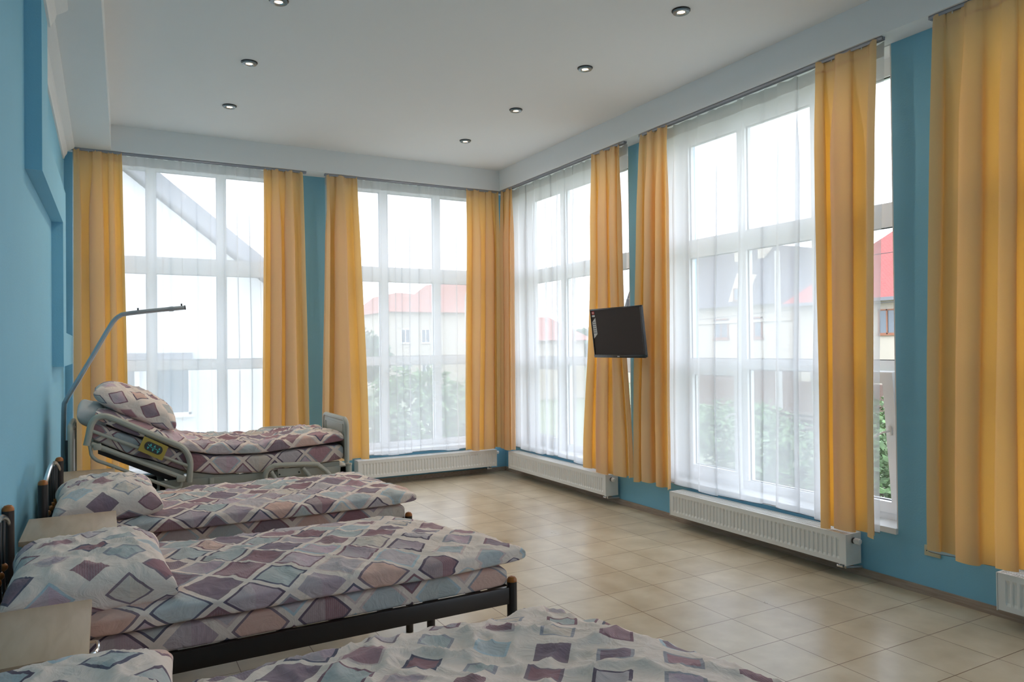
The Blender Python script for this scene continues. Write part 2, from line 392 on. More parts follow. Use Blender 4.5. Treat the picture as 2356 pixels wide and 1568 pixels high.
struct(wallmesh('R', YB, D, WIN_R).build('wall_right', 'blue', smooth=0), 'light blue right-hand wall piers between tall windows', 'wall')
struct(MB().box(XL-.3, XL, YB, D, -.15, ZC).build('wall_left', 'blue', smooth=0), 'light blue wall behind the heads of the beds', 'wall')
struct(MB().box(XL-.3, W+T, YB-.2, YB, -.15, ZC).build('wall_front', 'blue', smooth=0), 'light blue wall behind the camera', 'wall')
# stepped relief band on the left wall
XB = -.272
poly = [(4.3, ZS), (4.3, 2.45), (6.3, 2.5), (6.3, 1.445), (7.9, 1.445), (7.9, 1.70), (6.72, 1.70), (6.72, 2.79), (4.72, 2.72), (4.72, ZS)]
struct(MB().prism(poly, XL-.01, XB, 0).build('trim_4', 'blue', smooth=0), 'light blue stepped relief band descending along the left wall', 'wall relief')
# cornice on the left wall, wrapping round the relief band
def cornice_prof(x0, sgn=1):
    return [(x0, ZS), (x0, ZS-.125), (x0+.012, ZS-.125), (x0+.018, ZS-.105), (x0+.035, ZS-.075), (x0+.04, ZS-.05), (x0+.062, ZS-.038), (x0+.085, ZS-.022), (x0+.095, ZS-.012), (x0+.095, ZS)]
mb = MB(); mb.prism(cornice_prof(XL), YB, 4.3, 1); mb.prism(cornice_prof(XB), 4.22, 4.78, 1); mb.prism(cornice_prof(XL), 4.72, D-.24, 1)
mb.prism([(4.3-(x-XL), z) for x, z in cornice_prof(XL)], XL, XB+.05, 0)
struct(mb.build('trim_5', 'white', smooth=0), 'white moulded plaster cornice along the top of the left wall', 'cornice')
# baseboards
HB = .052
struct(MB().box(XL, W, D-.014, D, 0, HB).build('baseboard_back', 'base', smooth=0), None, None)
struct(MB().box(W-.014, W, YB, D-.014, 0, HB).build('baseboard_right', 'base', smooth=0), None, None)
struct(MB().box(XL, XL+.014, YB, D-.014, 0, HB).build('baseboard_left', 'base', smooth=0), None, None)

# ------------------------------------------------------------------ windows
def window(num, wall, o0, o1, gcols, t1, t2, gtop, gbot, sashes, label):
    c = wp(wall, (o0+o1)/2, .2, .37)
    root = thing('window_%d' % num, c, label, 'window', kind='structure')
    d0, d1 = .18, .25
    mb = MB()
    gl0, gl1 = gcols[0][0], gcols[-1][1]
    wbox(mb, wall, o0, gl0, d0, d1, .33, ZS); wbox(mb, wall, gl1, o1, d0, d1, .33, ZS)
    wbox(mb, wall, gl0, gl1, d0, d1, gtop, ZS); wbox(mb, wall, gl0, gl1, d0, d1, .33, min(gbot, .44))
    for z0, z1 in (t1, t2): wbox(mb, wall, gl0, gl1, d0, d1, z0, z1)
    for i in range(len(gcols)-1):
        wbox(mb, wall, gcols[i][1], gcols[i+1][0], d0-.004, d1, .33, ZS)
    fr = mb.build('window_frame', 'pvc', root, smooth=0)
    rows = [(t1[1], gtop), (t2[1], t1[0]), (min(gbot, .44), t2[0])]
    for ri, (z0, z1) in enumerate(rows):
        for ci, (a, b) in enumerate(gcols):
            sash = ri == 2 and ci in sashes
            if sash: continue
            g = MB(); wbox(g, wall, a, b, d0+.03, d0+.036, z0, z1); g.build('pane', 'glass', root, smooth=0)
            k = MB()      # glazing bead with a dark gasket line
            e = .005
            wbox(k, wall, a, a+e, d0+.02, d0+.03, z0, z1); wbox(k, wall, b-e, b, d0+.02, d0+.03, z0, z1)
            wbox(k, wall, a, b, d0+.02, d0+.03, z0, z0+e); wbox(k, wall, a, b, d0+.02, d0+.03, z1-e, z1)
            k.build('gasket', 'gasket', root, smooth=0)
    z0, z1 = rows[2]
    for ci in sashes:
        a, b = gcols[ci]; tilt = sashes[ci]
        sp = MB(); q = .055; a0, b0, zz0, zz1 = a-.03, b+.03, z0-.02, z1+.02
        dd0, dd1 = d0-.022, d0+.05
        wbox(sp, wall, a0, a+q-.01, dd0, dd1, zz0, zz1); wbox(sp, wall, b-q+.01, b0, dd0, dd1, zz0, zz1)
        wbox(sp, wall, a+q-.01, b-q+.01, dd0, dd1, zz0, z0+q); wbox(sp, wall, a+q-.01, b-q+.01, dd0, dd1, z1-q, zz1)
        g = MB(); wbox(g, wall, a+q-.01, b-q+.01, d0+.02, d0+.026, z0+q, z1-q)
        k = MB(); e = .005; A, B, Z0, Z1 = a+q-.01, b-q+.01, z0+q, z1-q
        wbox(k, wall, A, A+e, d0+.01, d0+.02, Z0, Z1); wbox(k, wall, B-e, B, d0+.01, d0+.02, Z0, Z1); wbox(k, wall, A, B, d0+.01, d0+.02, Z0, Z0+e); wbox(k, wall, A, B, d0+.01, d0+.02, Z1-e, Z1)
        h = MB(); hs = a+.012; hz = .98
        wbox(h, wall, hs-.012, hs+.012, dd0-.012, dd0, hz-.03, hz+.03, .003)
        h.tube(spline([wp(wall, hs, dd0-.01, hz), wp(wall, hs, dd0-.045, hz), wp(wall, hs+.03, dd0-.05, hz-.01), wp(wall, hs+.09, dd0-.045, hz-.045)]), .007, 8)
        if tilt:   # bottom-hinged sash tipped into the room
            rotm = Matrix.Rotation(-tilt, 3, 'Y') if wall == 'R' else Matrix.Rotation(tilt, 3, 'X')
            pv = Vector(wp(wall, 0, d0, zz0))
            for mbx in (sp, g, k, h): mbx.v = [rotm @ (v-pv) + pv for v in mbx.v]
        s_ = sp.build('sash', 'pvc', root, smooth=0); g.build('pane', 'glass', s_, smooth=0); k.build('gasket', 'gasket', s_, smooth=0); h.build('handle', 'rad', s_)
    # inner reveal lining, inner sill, outer sill
    lb = MB(); e = .008
    wbox(lb, wall, o0, o0+e, .0, d0, .37, ZS); wbox(lb, wall, o1-e, o1, .0, d0, .37, ZS); wbox(lb, wall, o0+e, o1-e, 0, d0, ZS-e, ZS)
    lb.build('reveal_lining', 'white', root, smooth=0)
    sl = MB(); wbox(sl, wall, o0, o1, -.022, d0, .33, .37, .004); sl.build('window_sill', 'pvc', root, smooth=0)
    so = MB(); wbox(so, wall, o0, o1, .25, .46, .34, .365); so.build('outer_sill', 'pvc', root, smooth=0)
    so = MB(); wbox(so, wall, o0, o1, .46, .475, .33, .375); so.build('sill_edge', 'brick', root, smooth=0)
    return root
TR = dict(t1=(2.33, 2.491), t2=(1.347, 1.4345), gtop=3.341, gbot=.44)
TB = dict(t1=(2.347, 2.517), t2=(1.353, 1.458), gtop=3.403, gbot=.446)
window(1, 'B', -.22, 1.76, [(-.12, .365), (.457, 1.041), (1.135, 1.66)], sashes={}, label='tall three-column white window at the left of the far wall, behind the raised hospital bed', **TB)
window(2, 'B', 2.28, 4.22, [(2.38, 2.85), (2.948, 3.533), (3.623, 4.12)], sashes={}, label='tall three-column white window in the far wall next to the room corner', **TB)
window(3, 'R', 5.67, 8.01, [(5.77, 6.40), (6.47, 7.07), (7.167, 7.81)], sashes={0: 0, 2: 0}, label='tall white window in the right wall between the corner curtain and the television', **TR)
window(4, 'R', 2.95, 5.13, [(3.05, 3.63), (3.72, 4.365), (4.45, 5.038)], sashes={0: .10, 2: 0}, label='tall white window in the right wall whose lower right sash is tipped open', **TR)
window(5, 'R', .25, 2.42, [(.35, .95), (1.04, 1.64), (1.73, 2.32)], sashes={}, label='tall white window behind the rightmost golden curtain', **TR)
window(6, 'R', -2.4, -.3, [(-2.3, -1.7), (-1.61, -1.0), (-.91, -.4)], sashes={}, label='tall white window beside the camera, outside the photograph', **TR)

# ------------------------------------------------------------------ curtain rails, curtains, tulle
def rail(wall, s0, s1, d, label):
    mb = MB(); wbox(mb, wall, s0, s1, d-.018, d-.012, ZS-.022, ZS-.002); wbox(mb, wall, s0, s1, d+.012, d+.018, ZS-.022, ZS-.002)
    wbox(mb, wall, s0, s1, d-.018, d+.018, ZS-.004, ZS); wbox(mb, wall, s0, s1, d-.003, d+.003, ZS-.022, ZS-.004)
    tag(mb.build('curtain_rail', 'alu', smooth=0), label, 'curtain rail')
rail('B', -.28, 1.90, -.19, 'grey metal curtain rail above the leftmost far window')
rail('B', 2.10, 4.40, -.19, 'grey metal curtain rail above the far window next to the corner')
rail('R', 5.52, 7.99, -.15, 'grey metal curtain rail above the right-wall window nearest the corner')
rail('R', 2.90, 5.30, -.15, 'grey metal curtain rail above the right-wall window with the tipped sash')
rail('R', .2, 2.60, -.15, 'grey metal curtain rail above the rightmost golden curtain')

def drape(wall, a, b, n, d, amp, over, ztop, zbot, seed, name, m, res=16, rows=40, rev=False, widths=None, hemz=0, flare=None):
    """a=(s0,s1) at the top, b=(s0,s1) at the hem"""
    r = random.Random(seed); ws = widths or [r.uniform(.6, 1.5) for _ in range(n)]; tot = sum(ws)
    cum = [0]
    for x in ws: cum.append(cum[-1]+x/tot)
    am = [r.uniform(.6, 1.15) for _ in range(n+1)]; ov = [r.uniform(.55, 1.35)*over for _ in range(n+1)]
    ph = r.uniform(0, PI)
    NU = n*res
    def fn(u, v):
        k = 0
        while k < n-1 and u > cum[k+1]: k += 1
        f = (u-cum[k])/(cum[k+1]-cum[k]); th = 2*PI*f
        A = am[k]*(1-f)+am[k+1]*f; O = ov[k]
        z = ztop+(zbot-ztop)*v
        g = .40+.60*sm(0, .22, v)
        q = sm(0, 1, v)**(.8 if flare is None else flare)
        s0 = a[0]+(b[0]-a[0])*q; s1 = a[1]+(b[1]-a[1])*q
        wd = (s1-s0)*(cum[k+1]-cum[k])
        drift = .25*nz3(k*3.1+seed, v*1.6)
        s = s0+(s1-s0)*u + O*wd*math.sin(2*th+ph*.2)*g*min(1, 7*min(u, 1-u)) + drift*wd*math.sin(PI*u)*v*.6
        o = A*amp*(math.cos(th)*g + .25*math.cos(2*th+seed)*g*nz3(k*1.7, v*2, seed))
        h = sm(.045, .0, v)       # gathered heading
        o += h*.006*math.sin(u*n*23+seed)+h*.004*math.sin(u*n*41+seed*2); s += h*.004*math.sin(u*n*31)
        if v < .012: o *= .8; z += .006*math.sin(u*n*17+seed)
        o += .004*nz3(u*6, v*7, seed)
        z += (1-sm(0, .1, 1-v))*.012*math.sin(u*n*2.1+seed) + (hemz*(u-.5) if v > .5 else 0)*sm(.5, 1, v)
        dd = d-o if not rev else d+o
        return wp(wall, s, dd, z)
    mb = MB(); mb.grid(fn, NU, rows)
    return mb, fn, NU
def curtain(wall, a, b, n, seed, label, d=None, amp=.042, over=.26, zbot=.32, **kw):
    dd = d if d is not None else (-.20 if wall == 'B' else -.163)
    ztop = ZS-.012
    mb, fn, NU = drape(wall, a, b, n, dd, amp, over, ztop, zbot, seed, 'curtain', 'curtain', **kw)
    loc = wp(wall, (a[0]+a[1])/2, dd, zbot)
    root = thing('curtain', loc, label, 'curtain')
    mb.build('curtain_cloth', 'curtain', root, smooth=180, fixn=False)
    # stitched heading tape
    hb = MB()
    N = NU
    k0 = 0
    for i in range(N+1):
        for z in (.024, .020):
            p = Vector(fn(i/N, z)); off = Vector(wp(wall, 0, -.002, 0))-Vector(wp(wall, 0, 0, 0)); hb.v.append(p+off)
    for i in range(N): hb.f.append((2*i, 2*i+1, 2*i+3, 2*i+2))
    hb.build('heading_tape', 'curtain', root, smooth=180, fixn=False)
    # glider hooks
    m_ = max(4, int((a[1]-a[0])/.07))
    for i in range(m_):
        s = a[0]+(a[1]-a[0])*(i+.5)/m_
        MB().tube([wp(wall, s, dd, ZS-.02), wp(wall, s+.003, dd+.004, ZS-.034)], .003, 5).build('curtain_hook', 'rad', root)
    return root
GC = 'golden curtains'
curtain('B', (-.26, .145), (-.27, .185), 3, 3, 'golden curtain at the far left beside the blue wall, behind the lifting pole', widths=[2.2, 1, 1])
curtain('B', (1.455, 1.865), (1.42, 1.905), 3, 11, 'golden curtain hanging left of the blue strip between the two far windows', widths=[1.0, 1.3, 1.2])
curtain('B', (2.115, 2.46), (2.06, 2.56), 2, 5, 'golden curtain with flared hem behind the foot of the hospital bed')
curtain('B', (3.80, 4.235), (3.75, 4.22), 3, 8, 'golden curtain at the right end of the far wall, left one of the corner pair', widths=[1, 1.6, .9])
curtain('R', (7.69, 7.97), (7.71, 8.0), 2, 21, 'narrow golden curtain on the right wall, right one of the corner pair')
curtain('R', (5.585, 6.03), (5.44, 6.20), 3, 14, 'golden curtain whose middle hangs behind the left part of the television', flare=2.5)
curtain('R', (4.905, 5.28), (4.92, 5.39), 3, 17, 'golden curtain just right of the television')
curtain('R', (2.93, 3.38), (2.985, 3.37), 2, 25, 'golden curtain hanging to the radiator valve beside the open sash', widths=[1.2, 1], hemz=.0)
curtain('R', (1.90, 2.575), (1.95, 2.645), 4, 31, 'large golden curtain cut by the right edge of the photograph', over=.18)
def tulle(wall, a, b, n, seed, label, over=.17, amp=.022, zbot=.34):
    dd = -.125 if wall == 'B' else -.088
    mb, fn, NU = drape(wall, a, b, n, dd, amp, over, ZS-.012, zbot, seed, 'tulle', 'tulle', res=14, rows=36)
    root = thing('tulle_curtain', wp(wall, (a[0]+a[1])/2, dd, zbot), label, 'tulle curtain')
    mb.build('tulle_cloth', 'tulle', root, smooth=180, fixn=False)
    hb = MB(); N = NU
    hb.tube([fn(i/N, 1.0) for i in range(N+1)], .0022, 5); hb.build('hem_cord', 'ink', root)
    ht = MB()
    def f2(u, v): p = Vector(fn(u, .0+.030*v)); return p + (Vector(wp(wall, 0, -.002, 0))-Vector(wp(wall, 0, 0, 0)))
    ht.grid(f2, NU, 3); ht.build('heading_tape', 'hem', root, smooth=180, fixn=False)
tulle('B', (-.27, 1.80), (-.28, 1.82), 9, 2, 'sheer white tulle over the leftmost far window', over=.10, amp=.018)
tulle('B', (2.12, 4.25), (2.12, 4.25), 9, 4, 'sheer white tulle over the far window near the corner', over=.10, amp=.018)
tulle('R', (5.56, 7.93), (5.60, 7.90), 7, 6, 'sheer white tulle over the right-wall window nearest the corner')
tulle('R', (2.93, 5.24), (3.0, 5.26), 6, 9, 'sheer white tulle over the right-wall window with the tipped sash')
tulle('R', (.25, 2.57), (.3, 2.69), 9, 12, 'sheer white tulle peeking out left of the large golden curtain at the right edge', zbot=.305)

# ------------------------------------------------------------------ radiators
def radiator(wall, s0, s1, label, valve_end, vlen=.06, zt=.300, zb=.095):
    c = wp(wall, (s0+s1)/2, -.1, zb); root = thing('radiator', c, label, 'radiator')
    df, db = -.18, -.03
    mb = MB(); pit = .0365; n = int((s1-s0-.05)/pit); m0 = (s1-s0-n*pit)/2; hz = zt-zb
    prof = []
    for i in range(n):
        b0 = s0+m0+i*pit
        prof += [(b0, 0), (b0+pit*.25, 0), (b0+pit*.42, 1), (b0+pit*.83, 1), (b0+pit*.999, 0)]
    prof = [(s0+.004, 0)]+prof+[(s1-.004, 0)]
    zrow = [(zb+.004, 0), (zb+hz*.16, 0), (zb+hz*.24, 1), (zb+hz*.76, 1), (zb+hz*.84, 0), (zt-.004, 0)]
    k = len(mb.v)
    for s, q in prof:
        for z, r in zrow: mb.v.append(Vector(wp(wall, s, df+.007*q*r, z)))
    nz_ = len(zrow)
    for i in range(len(prof)-1):
        for j in range(nz_-1): mb.f.append((k+i*nz_+j, k+(i+1)*nz_+j, k+(i+1)*nz_+j+1, k+i*nz_+j+1))
    mb.build('front_panel', 'rad', root, smooth=0, fixn=False)
    mb = MB(); wbox(mb, wall, s0+.004, s1-.004, df+.012, df+.022, zb+.002, zt-.004); wbox(mb, wall, s0+.004, s1-.004, db-.012, db, zb, zt-.004)
    wbox(mb, wall, s0+.01, s1-.01, df+.04, db-.03, zb+.01, zt-.02)
    mb.build('radiator_core', 'rad', root, smooth=0)
    for e in (s0, s1):
        mb = MB(); wbox(mb, wall, e-.004 if e == s0 else e-.003, e+.003 if e == s0 else e+.004, df-.002, db, zb-.002, zt, .0015); mb.build('side_panel', 'rad', root, smooth=0)
    mb = MB(); wbox(mb, wall, s0+.003, s1-.003, df-.001, df+.012, zt-.006, zt); wbox(mb, wall, s0+.003, s1-.003, db-.012, db, zt-.006, zt)
    k = int((s1-s0)/.0135)
    for i in range(k+1):
        s = s0+.006+(s1-s0-.012)*i/k; wbox(mb, wall, s-.0035, s+.0035, df+.01, db-.01, zt-.005, zt-.001)
    for q in (.33, .66): dd = df+(db-df)*q; wbox(mb, wall, s0+.003, s1-.003, dd-.004, dd+.004, zt-.006, zt)
    mb.build('top_grille', 'rad', root, smooth=0)
    for q in (.12, .5, .85):
        mb = MB(); s = s0+(s1-s0)*q; wbox(mb, wall, s-.015, s+.015, -.06, -.016, zb-.012, zb-.002); wbox(mb, wall, s-.012, s+.012, -.12, -.04, zb-.008, zb); mb.build('wall_bracket', 'black', root, smooth=0)
    sg = 1 if valve_end == s1 else -1; e = valve_end
    ax = 'x' if wall == 'B' else 'y'
    cc = Vector(wp(wall, e, -.115, zt-.045))
    L = lambda pr: [(r, h*sg) for r, h in pr]
    v = MB(); v.lathe(cc, L([(.013, 0), (.013, .012), (.011, .02)]), 14, ax); vv = v.build('valve', 'chrome', root)
    v = MB(); v.lathe(cc, L([(.020, .010), (.020, .016), (.018, .019)]), 16, ax); v.build('valve_ring', 'black', vv)
    v = MB(); pr = [(.0165, .019), (.019, .024), (.0195, .05), (.018, .06), (.012, .0635), (1e-6, .064)]
    v.lathe(cc, L(pr), 20, ax)
    for j in range(12):
        t_ = 2*PI*j/12; a_ = Vector(wp(wall, 0, .0195*math.cos(t_), .0195*math.sin(t_)))-Vector(wp(wall, 0, 0, 0))
        p0 = cc+a_+(Vector(wp(wall, .026*sg, 0, 0))-Vector(wp(wall, 0, 0, 0))); p1 = cc+a_+(Vector(wp(wall, .055*sg, 0, 0))-Vector(wp(wall, 0, 0, 0)))
        v.tube([p0, p1], .0018, 5)
    v.build('thermostat_head', 'rad', vv)
    b2 = MB(); s = e-sg*.05
    b2.tube([wp(wall, s, -.12, zb+.005), wp(wall, s, -.12, zb-.03), wp(wall, s, -.115, zb-.035)], .008, 8)
    b2.tube([wp(wall, s-sg*.04, -.12, zb+.005), wp(wall, s-sg*.04, -.12, zb-.03)], .008, 8)
    wbox(b2, wall, s-.055*(1 if sg > 0 else -.2), s+.055*(1 if sg < 0 else .2), -.135, -.105, zb-.035, zb-.02, .002)
    b2.build('connection_valve', 'chrome', root)
    b3 = MB(); b3.tube([wp(wall, s, -.115, zb-.03), wp(wall, s+sg*.03, -.06, zb-.03), wp(wall, s+sg*.045, -.012, zb-.03)], .009, 8); b3.build('supply_pipe', 'steel', root)
radiator('B', 2.455, 4.19, 'low white panel radiator on the far wall behind the foot of the hospital bed', 4.19)
radiator('R', 5.856, 7.824, 'low white panel radiator on the right wall nearest the room corner', 5.856)
radiator('R', 3.20, 4.92, 'low white panel radiator under the window with the tipped sash', 3.20)
radiator('R', .5, 2.262, 'low white radiator cut off at the right edge under the big curtain', .5)
radiator('B', .1, 1.75, 'low white panel radiator on the far wall hidden behind the hospital bed', 1.75)

# socket on the pier behind the right curtain
root = thing('wall_socket', (W, 2.73, .245), 'cream double wall socket on the blue pier, half behind the right-edge curtain', 'socket')
MB().box(W-.012, W, 2.675, 2.775, .245, .31, .004).build('cover_plate', 'socket', root)
mb = MB(); mb.lathe((W-.0135, 2.70, .277), [(.019, 0), (.019, .0015)], 18, 'x'); mb.lathe((W-.0135, 2.75, .277), [(.019, 0), (.019, .0015)], 18, 'x'); mb.build('outlet_well', 'socket', root)
mb = MB()
for y in (2.693, 2.707, 2.743, 2.757): mb.lathe((W-.0145, y, .277), [(.0035, 0), (.0035, .001)], 8, 'x')
mb.build('outlet_holes', 'black', root)

# ------------------------------------------------------------------ ceiling spotlights
def spotlight(x, y):
    root = thing('ceiling_spotlight', (x, y, ZC), None, None)
    root.location = (0, 0, 0)
    mb = MB(); mb.lathe((0, 0, 0), [(.030, -.016), (.034, -.018), (.052, -.016), (.054, -.012), (.054, -.004), (.030, -.004), (.030, -.016)], 28); mb.build('glass_ring', 'steelglass', root)
    mb = MB(); mb.lathe((0, 0, 0), [(.060, 0), (.060, -.005), (.052, -.006), (.052, 0)], 28); mb.build('mounting_ring', 'black', root)
    mb = MB(); mb.lathe((0, 0, 0), [(.030, -.006), (.029, -.016), (.027, -.014), (.024, -.012), (.030, -.006)], 24); mb.build('reflector', 'chrome', root)
    mb = MB(); mb.lathe((0, 0, 0), [(.024, -.011), (.012, -.014), (1e-6, -.015)], 20); mb.build('bulb', 'bulb', root)
    return root
MT['steelglass'] = mat('grey_glass_ring', (.22, .27, .30), .12, .2, noise_amt=.1, nscale=40)
sp0 = spotlight(0, 0)
def lamp(x, y, parent=None):
    l = bpy.data.lights.new('lamp_light', 'SPOT'); l.energy = LAMP; l.color = (1.0, .84, .66); l.spot_size = math.radians(168); l.spot_blend = .6; l.shadow_soft_size = .03
    o = bpy.data.objects.new('lamp_light', l); C.objects.link(o)
    if parent: o.parent = parent; o.location = (0, 0, -.03)
    else: o.location = (x, y, ZC-.03)
    return o
LAMP = 9
SL = [(.948, 4.675, 'ceiling spotlight cut by the top edge, nearest one in the left row'),
      (.955, 5.79, 'middle ceiling spotlight of the left row of three'),
      (.968, 6.903, 'farthest ceiling spotlight of the left row of three'),
      (3.27, 3.627, 'nearest and largest ceiling spotlight of the right row'),
      (3.275, 4.726, 'second ceiling spotlight from the camera in the right row'),
      (3.285, 5.85, 'third ceiling spotlight from the camera in the right row'),
      (3.30, 6.963, 'farthest ceiling spotlight of the right row, closest to the room corner')]
for i, (x, y, lb) in enumerate(SL):
    o = sp0 if i == 0 else copy_tree(sp0)
    o.location = (x, y, ZC); tag(o, lb, 'spotlight', 'recessed ceiling spotlights')
    lamp(0, 0, o)

# ------------------------------------------------------------------ television
root = thing('television', (4.03, 5.34, 1.45), 'black flat-screen television on a wall arm, its store stickers still on the screen', 'television')
def tv(mb_): 
    rt = Matrix.Rotation(-.115, 3, 'Y'); pv = Vector((4.03, 5.34, 1.68)); mb_.v = [rt @ (v-pv)+pv for v in mb_.v]; return mb_
y0, y1, z0, z1 = 4.965, 5.715, 1.452, 1.902
mb = MB(); mb.box(4.012, 4.034, y0, y1, z0, z1, .005); mb.box(4.030, 4.085, y0+.12, y1-.12, z0+.06, z1-.08, .01); tv(mb).build('tv_casing', 'tvblack', root)
mb = MB(); e = .016
mb.box(4.004, 4.016, y0, y0+e*.8, z0, z1, .002); mb.box(4.004, 4.016, y1-e*.8, y1, z0, z1, .002); mb.box(4.004, 4.016, y0, y1, z1-e*.8, z1, .002); mb.box(4.000, 4.016, y0, y1, z0-.004, z0+.024, .003)
tv(mb).build('bezel', 'tvblack', root)
mb = MB(); mb.box(4.009, 4.0125, y0+.012, y1-.012, z0+.022, z1-.012); tv(mb).build('screen', 'tvscreen', root)
mb = MB(); mb.box(4.0075, 4.0088, y1-.062, y1-.022, z1-.050, z1-.022); tv(mb).build('red_sticker', 'red', root)
mb = MB()
for dy in (.028, .038, .048): mb.box(4.0068, 4.0076, y1-dy-.006, y1-dy, z1-.041, z1-.031)
mb.box(4.0075, 4.0088, y1-.066, y1-.022, z1-.073, z1-.057); tv(mb).build('sticker_caption', 'sticker', root)
mb = MB(); mb.prism([(y1-.018, z1-.12), (y1-.072, z1-.082), (y1-.078, z1-.235), (y1-.022, z1-.275)], 4.0075, 4.0088, 0); s_ = tv(mb).build('feature_sticker', 'sticker', root, smooth=0)
mb = MB()
for i in range(6):
    for dy in (.030, .052):
        mb.box(4.0066, 4.0076, y1-dy-.012-.003*(i % 2), y1-dy, z1-.128-i*.020, z1-.118-i*.020)
tv(mb).build('sticker_print', 'ink', root)
mb = MB(); mb.box(3.9993, 4.0003, 5.325, 5.355, z0+.004, z0+.013); tv(mb).build('maker_badge', 'steel', root)
mb = MB(); mb.box(W-.012, W, 5.50, 5.60, 1.50, 1.72, .003); mb.build('wall_plate', 'rad', root)
mb = MB(); mb.box(4.23, W-.01, 5.532, 5.568, 1.52, 1.56, .004); mb.tube([(4.235, 5.55, 1.49), (4.235, 5.55, 1.59)], .018, 12); mb.tube([(4.235, 5.55, 1.54), (4.10, 5.37, 1.56), (4.07, 5.35, 1.62)], .014, 10); mb.build('swivel_arm', 'rad', root)
mb = MB(); mb.box(4.075, 4.09, 5.26, 5.44, 1.58, 1.76, .003); tv(mb).build('mounting_plate', 'rad', root)

# ------------------------------------------------------------------ metal beds
BL, BW = 1.70, .80
def bed_frame():
    root = thing('metal_bed', (0, 0, 0), None, None)
    def post(x, y, h, nm='post'):
        o = MB().lathe((x, y, 0), [(.020, 0), (.020, h-.022)], 18).build(nm, 'darkframe', root)
        p = MB(); p.lathe((x, y, h-.022), [(.0195, 0), (.0200, .004), (.018, .012), (.012, .019), (1e-6, .022)], 18); p.build('wooden_cap', 'orange', o)
    for x, h in ((0, .985), (BL, .655)):
        for y in (0, BW): post(x, y, h, 'head_post' if x == 0 else 'foot_post')
    for y in (0, BW):
        MB().box(.018, BL-.018, y-.012, y+.012, .550, .615, .003).build('side_rail', 'darkframe', root)
    MB().box(BL-.012, BL+.012, .018, BW-.018, .550, .615, .003).build('foot_rail', 'darkframe', root)
    MB().box(-.012, .012, .018, BW-.018, .550, .600, .003).build('head_rail', 'darkframe', root)
    arc = spline([(0, .018, .915), (0, .10, .95), (0, .25, .985), (0, .40, .998), (0, .55, .985), (0, .70, .95), (0, BW-.018, .915)], 6)
    MB().tube(arc, .011, 10).build('arched_top_tube', 'chrome', root)
    MB().tube([(0, .018, .70), (0, BW-.018, .70)], .009, 10).build('lower_tube', 'chrome', root)
    for i, y in enumerate((.16, .28, .40, .52, .64)):
        zt = .992-abs(y-.4)*.15
        b = MB().tube(spline([(0, y, .70), (0, y+(.03 if y < .39 else -.03 if y > .41 else 0), .80), (0, y, zt)], 5), .006, 8).build('spindle', 'darkframe', root)
        MB().ball((0, y+(.028 if y < .39 else -.028 if y > .41 else 0), .80), .015).build('wooden_bead', 'orange', b)
    mb = MB()
    for i in range(9): x = .12+i*.18; mb.box(x-.025, x+.025, .012, BW-.012, .590, .602)
    mb.build('slats', 'darkframe', root, smooth=0)
    return root
bed = bed_frame()
BEDS = [((-.305, 1.15), .0), ((-.31, 2.52), .017), ((-.250, 3.885), -.030)]
BLAB = ['dark metal bed in the foreground, almost hidden under its duvet', 'dark metal bed in the middle, its orange-capped foot post and black side rail showing', 'dark metal bed with arched chrome headboard, next to the hospital bed']
for i, ((x, y), a) in enumerate(BEDS):
    o = bed if i == 0 else copy_tree(bed)
    o.location = (x, y, 0); o.rotation_euler = (0, 0, a); tag(o, BLAB[i], 'bed', 'dark metal single beds')

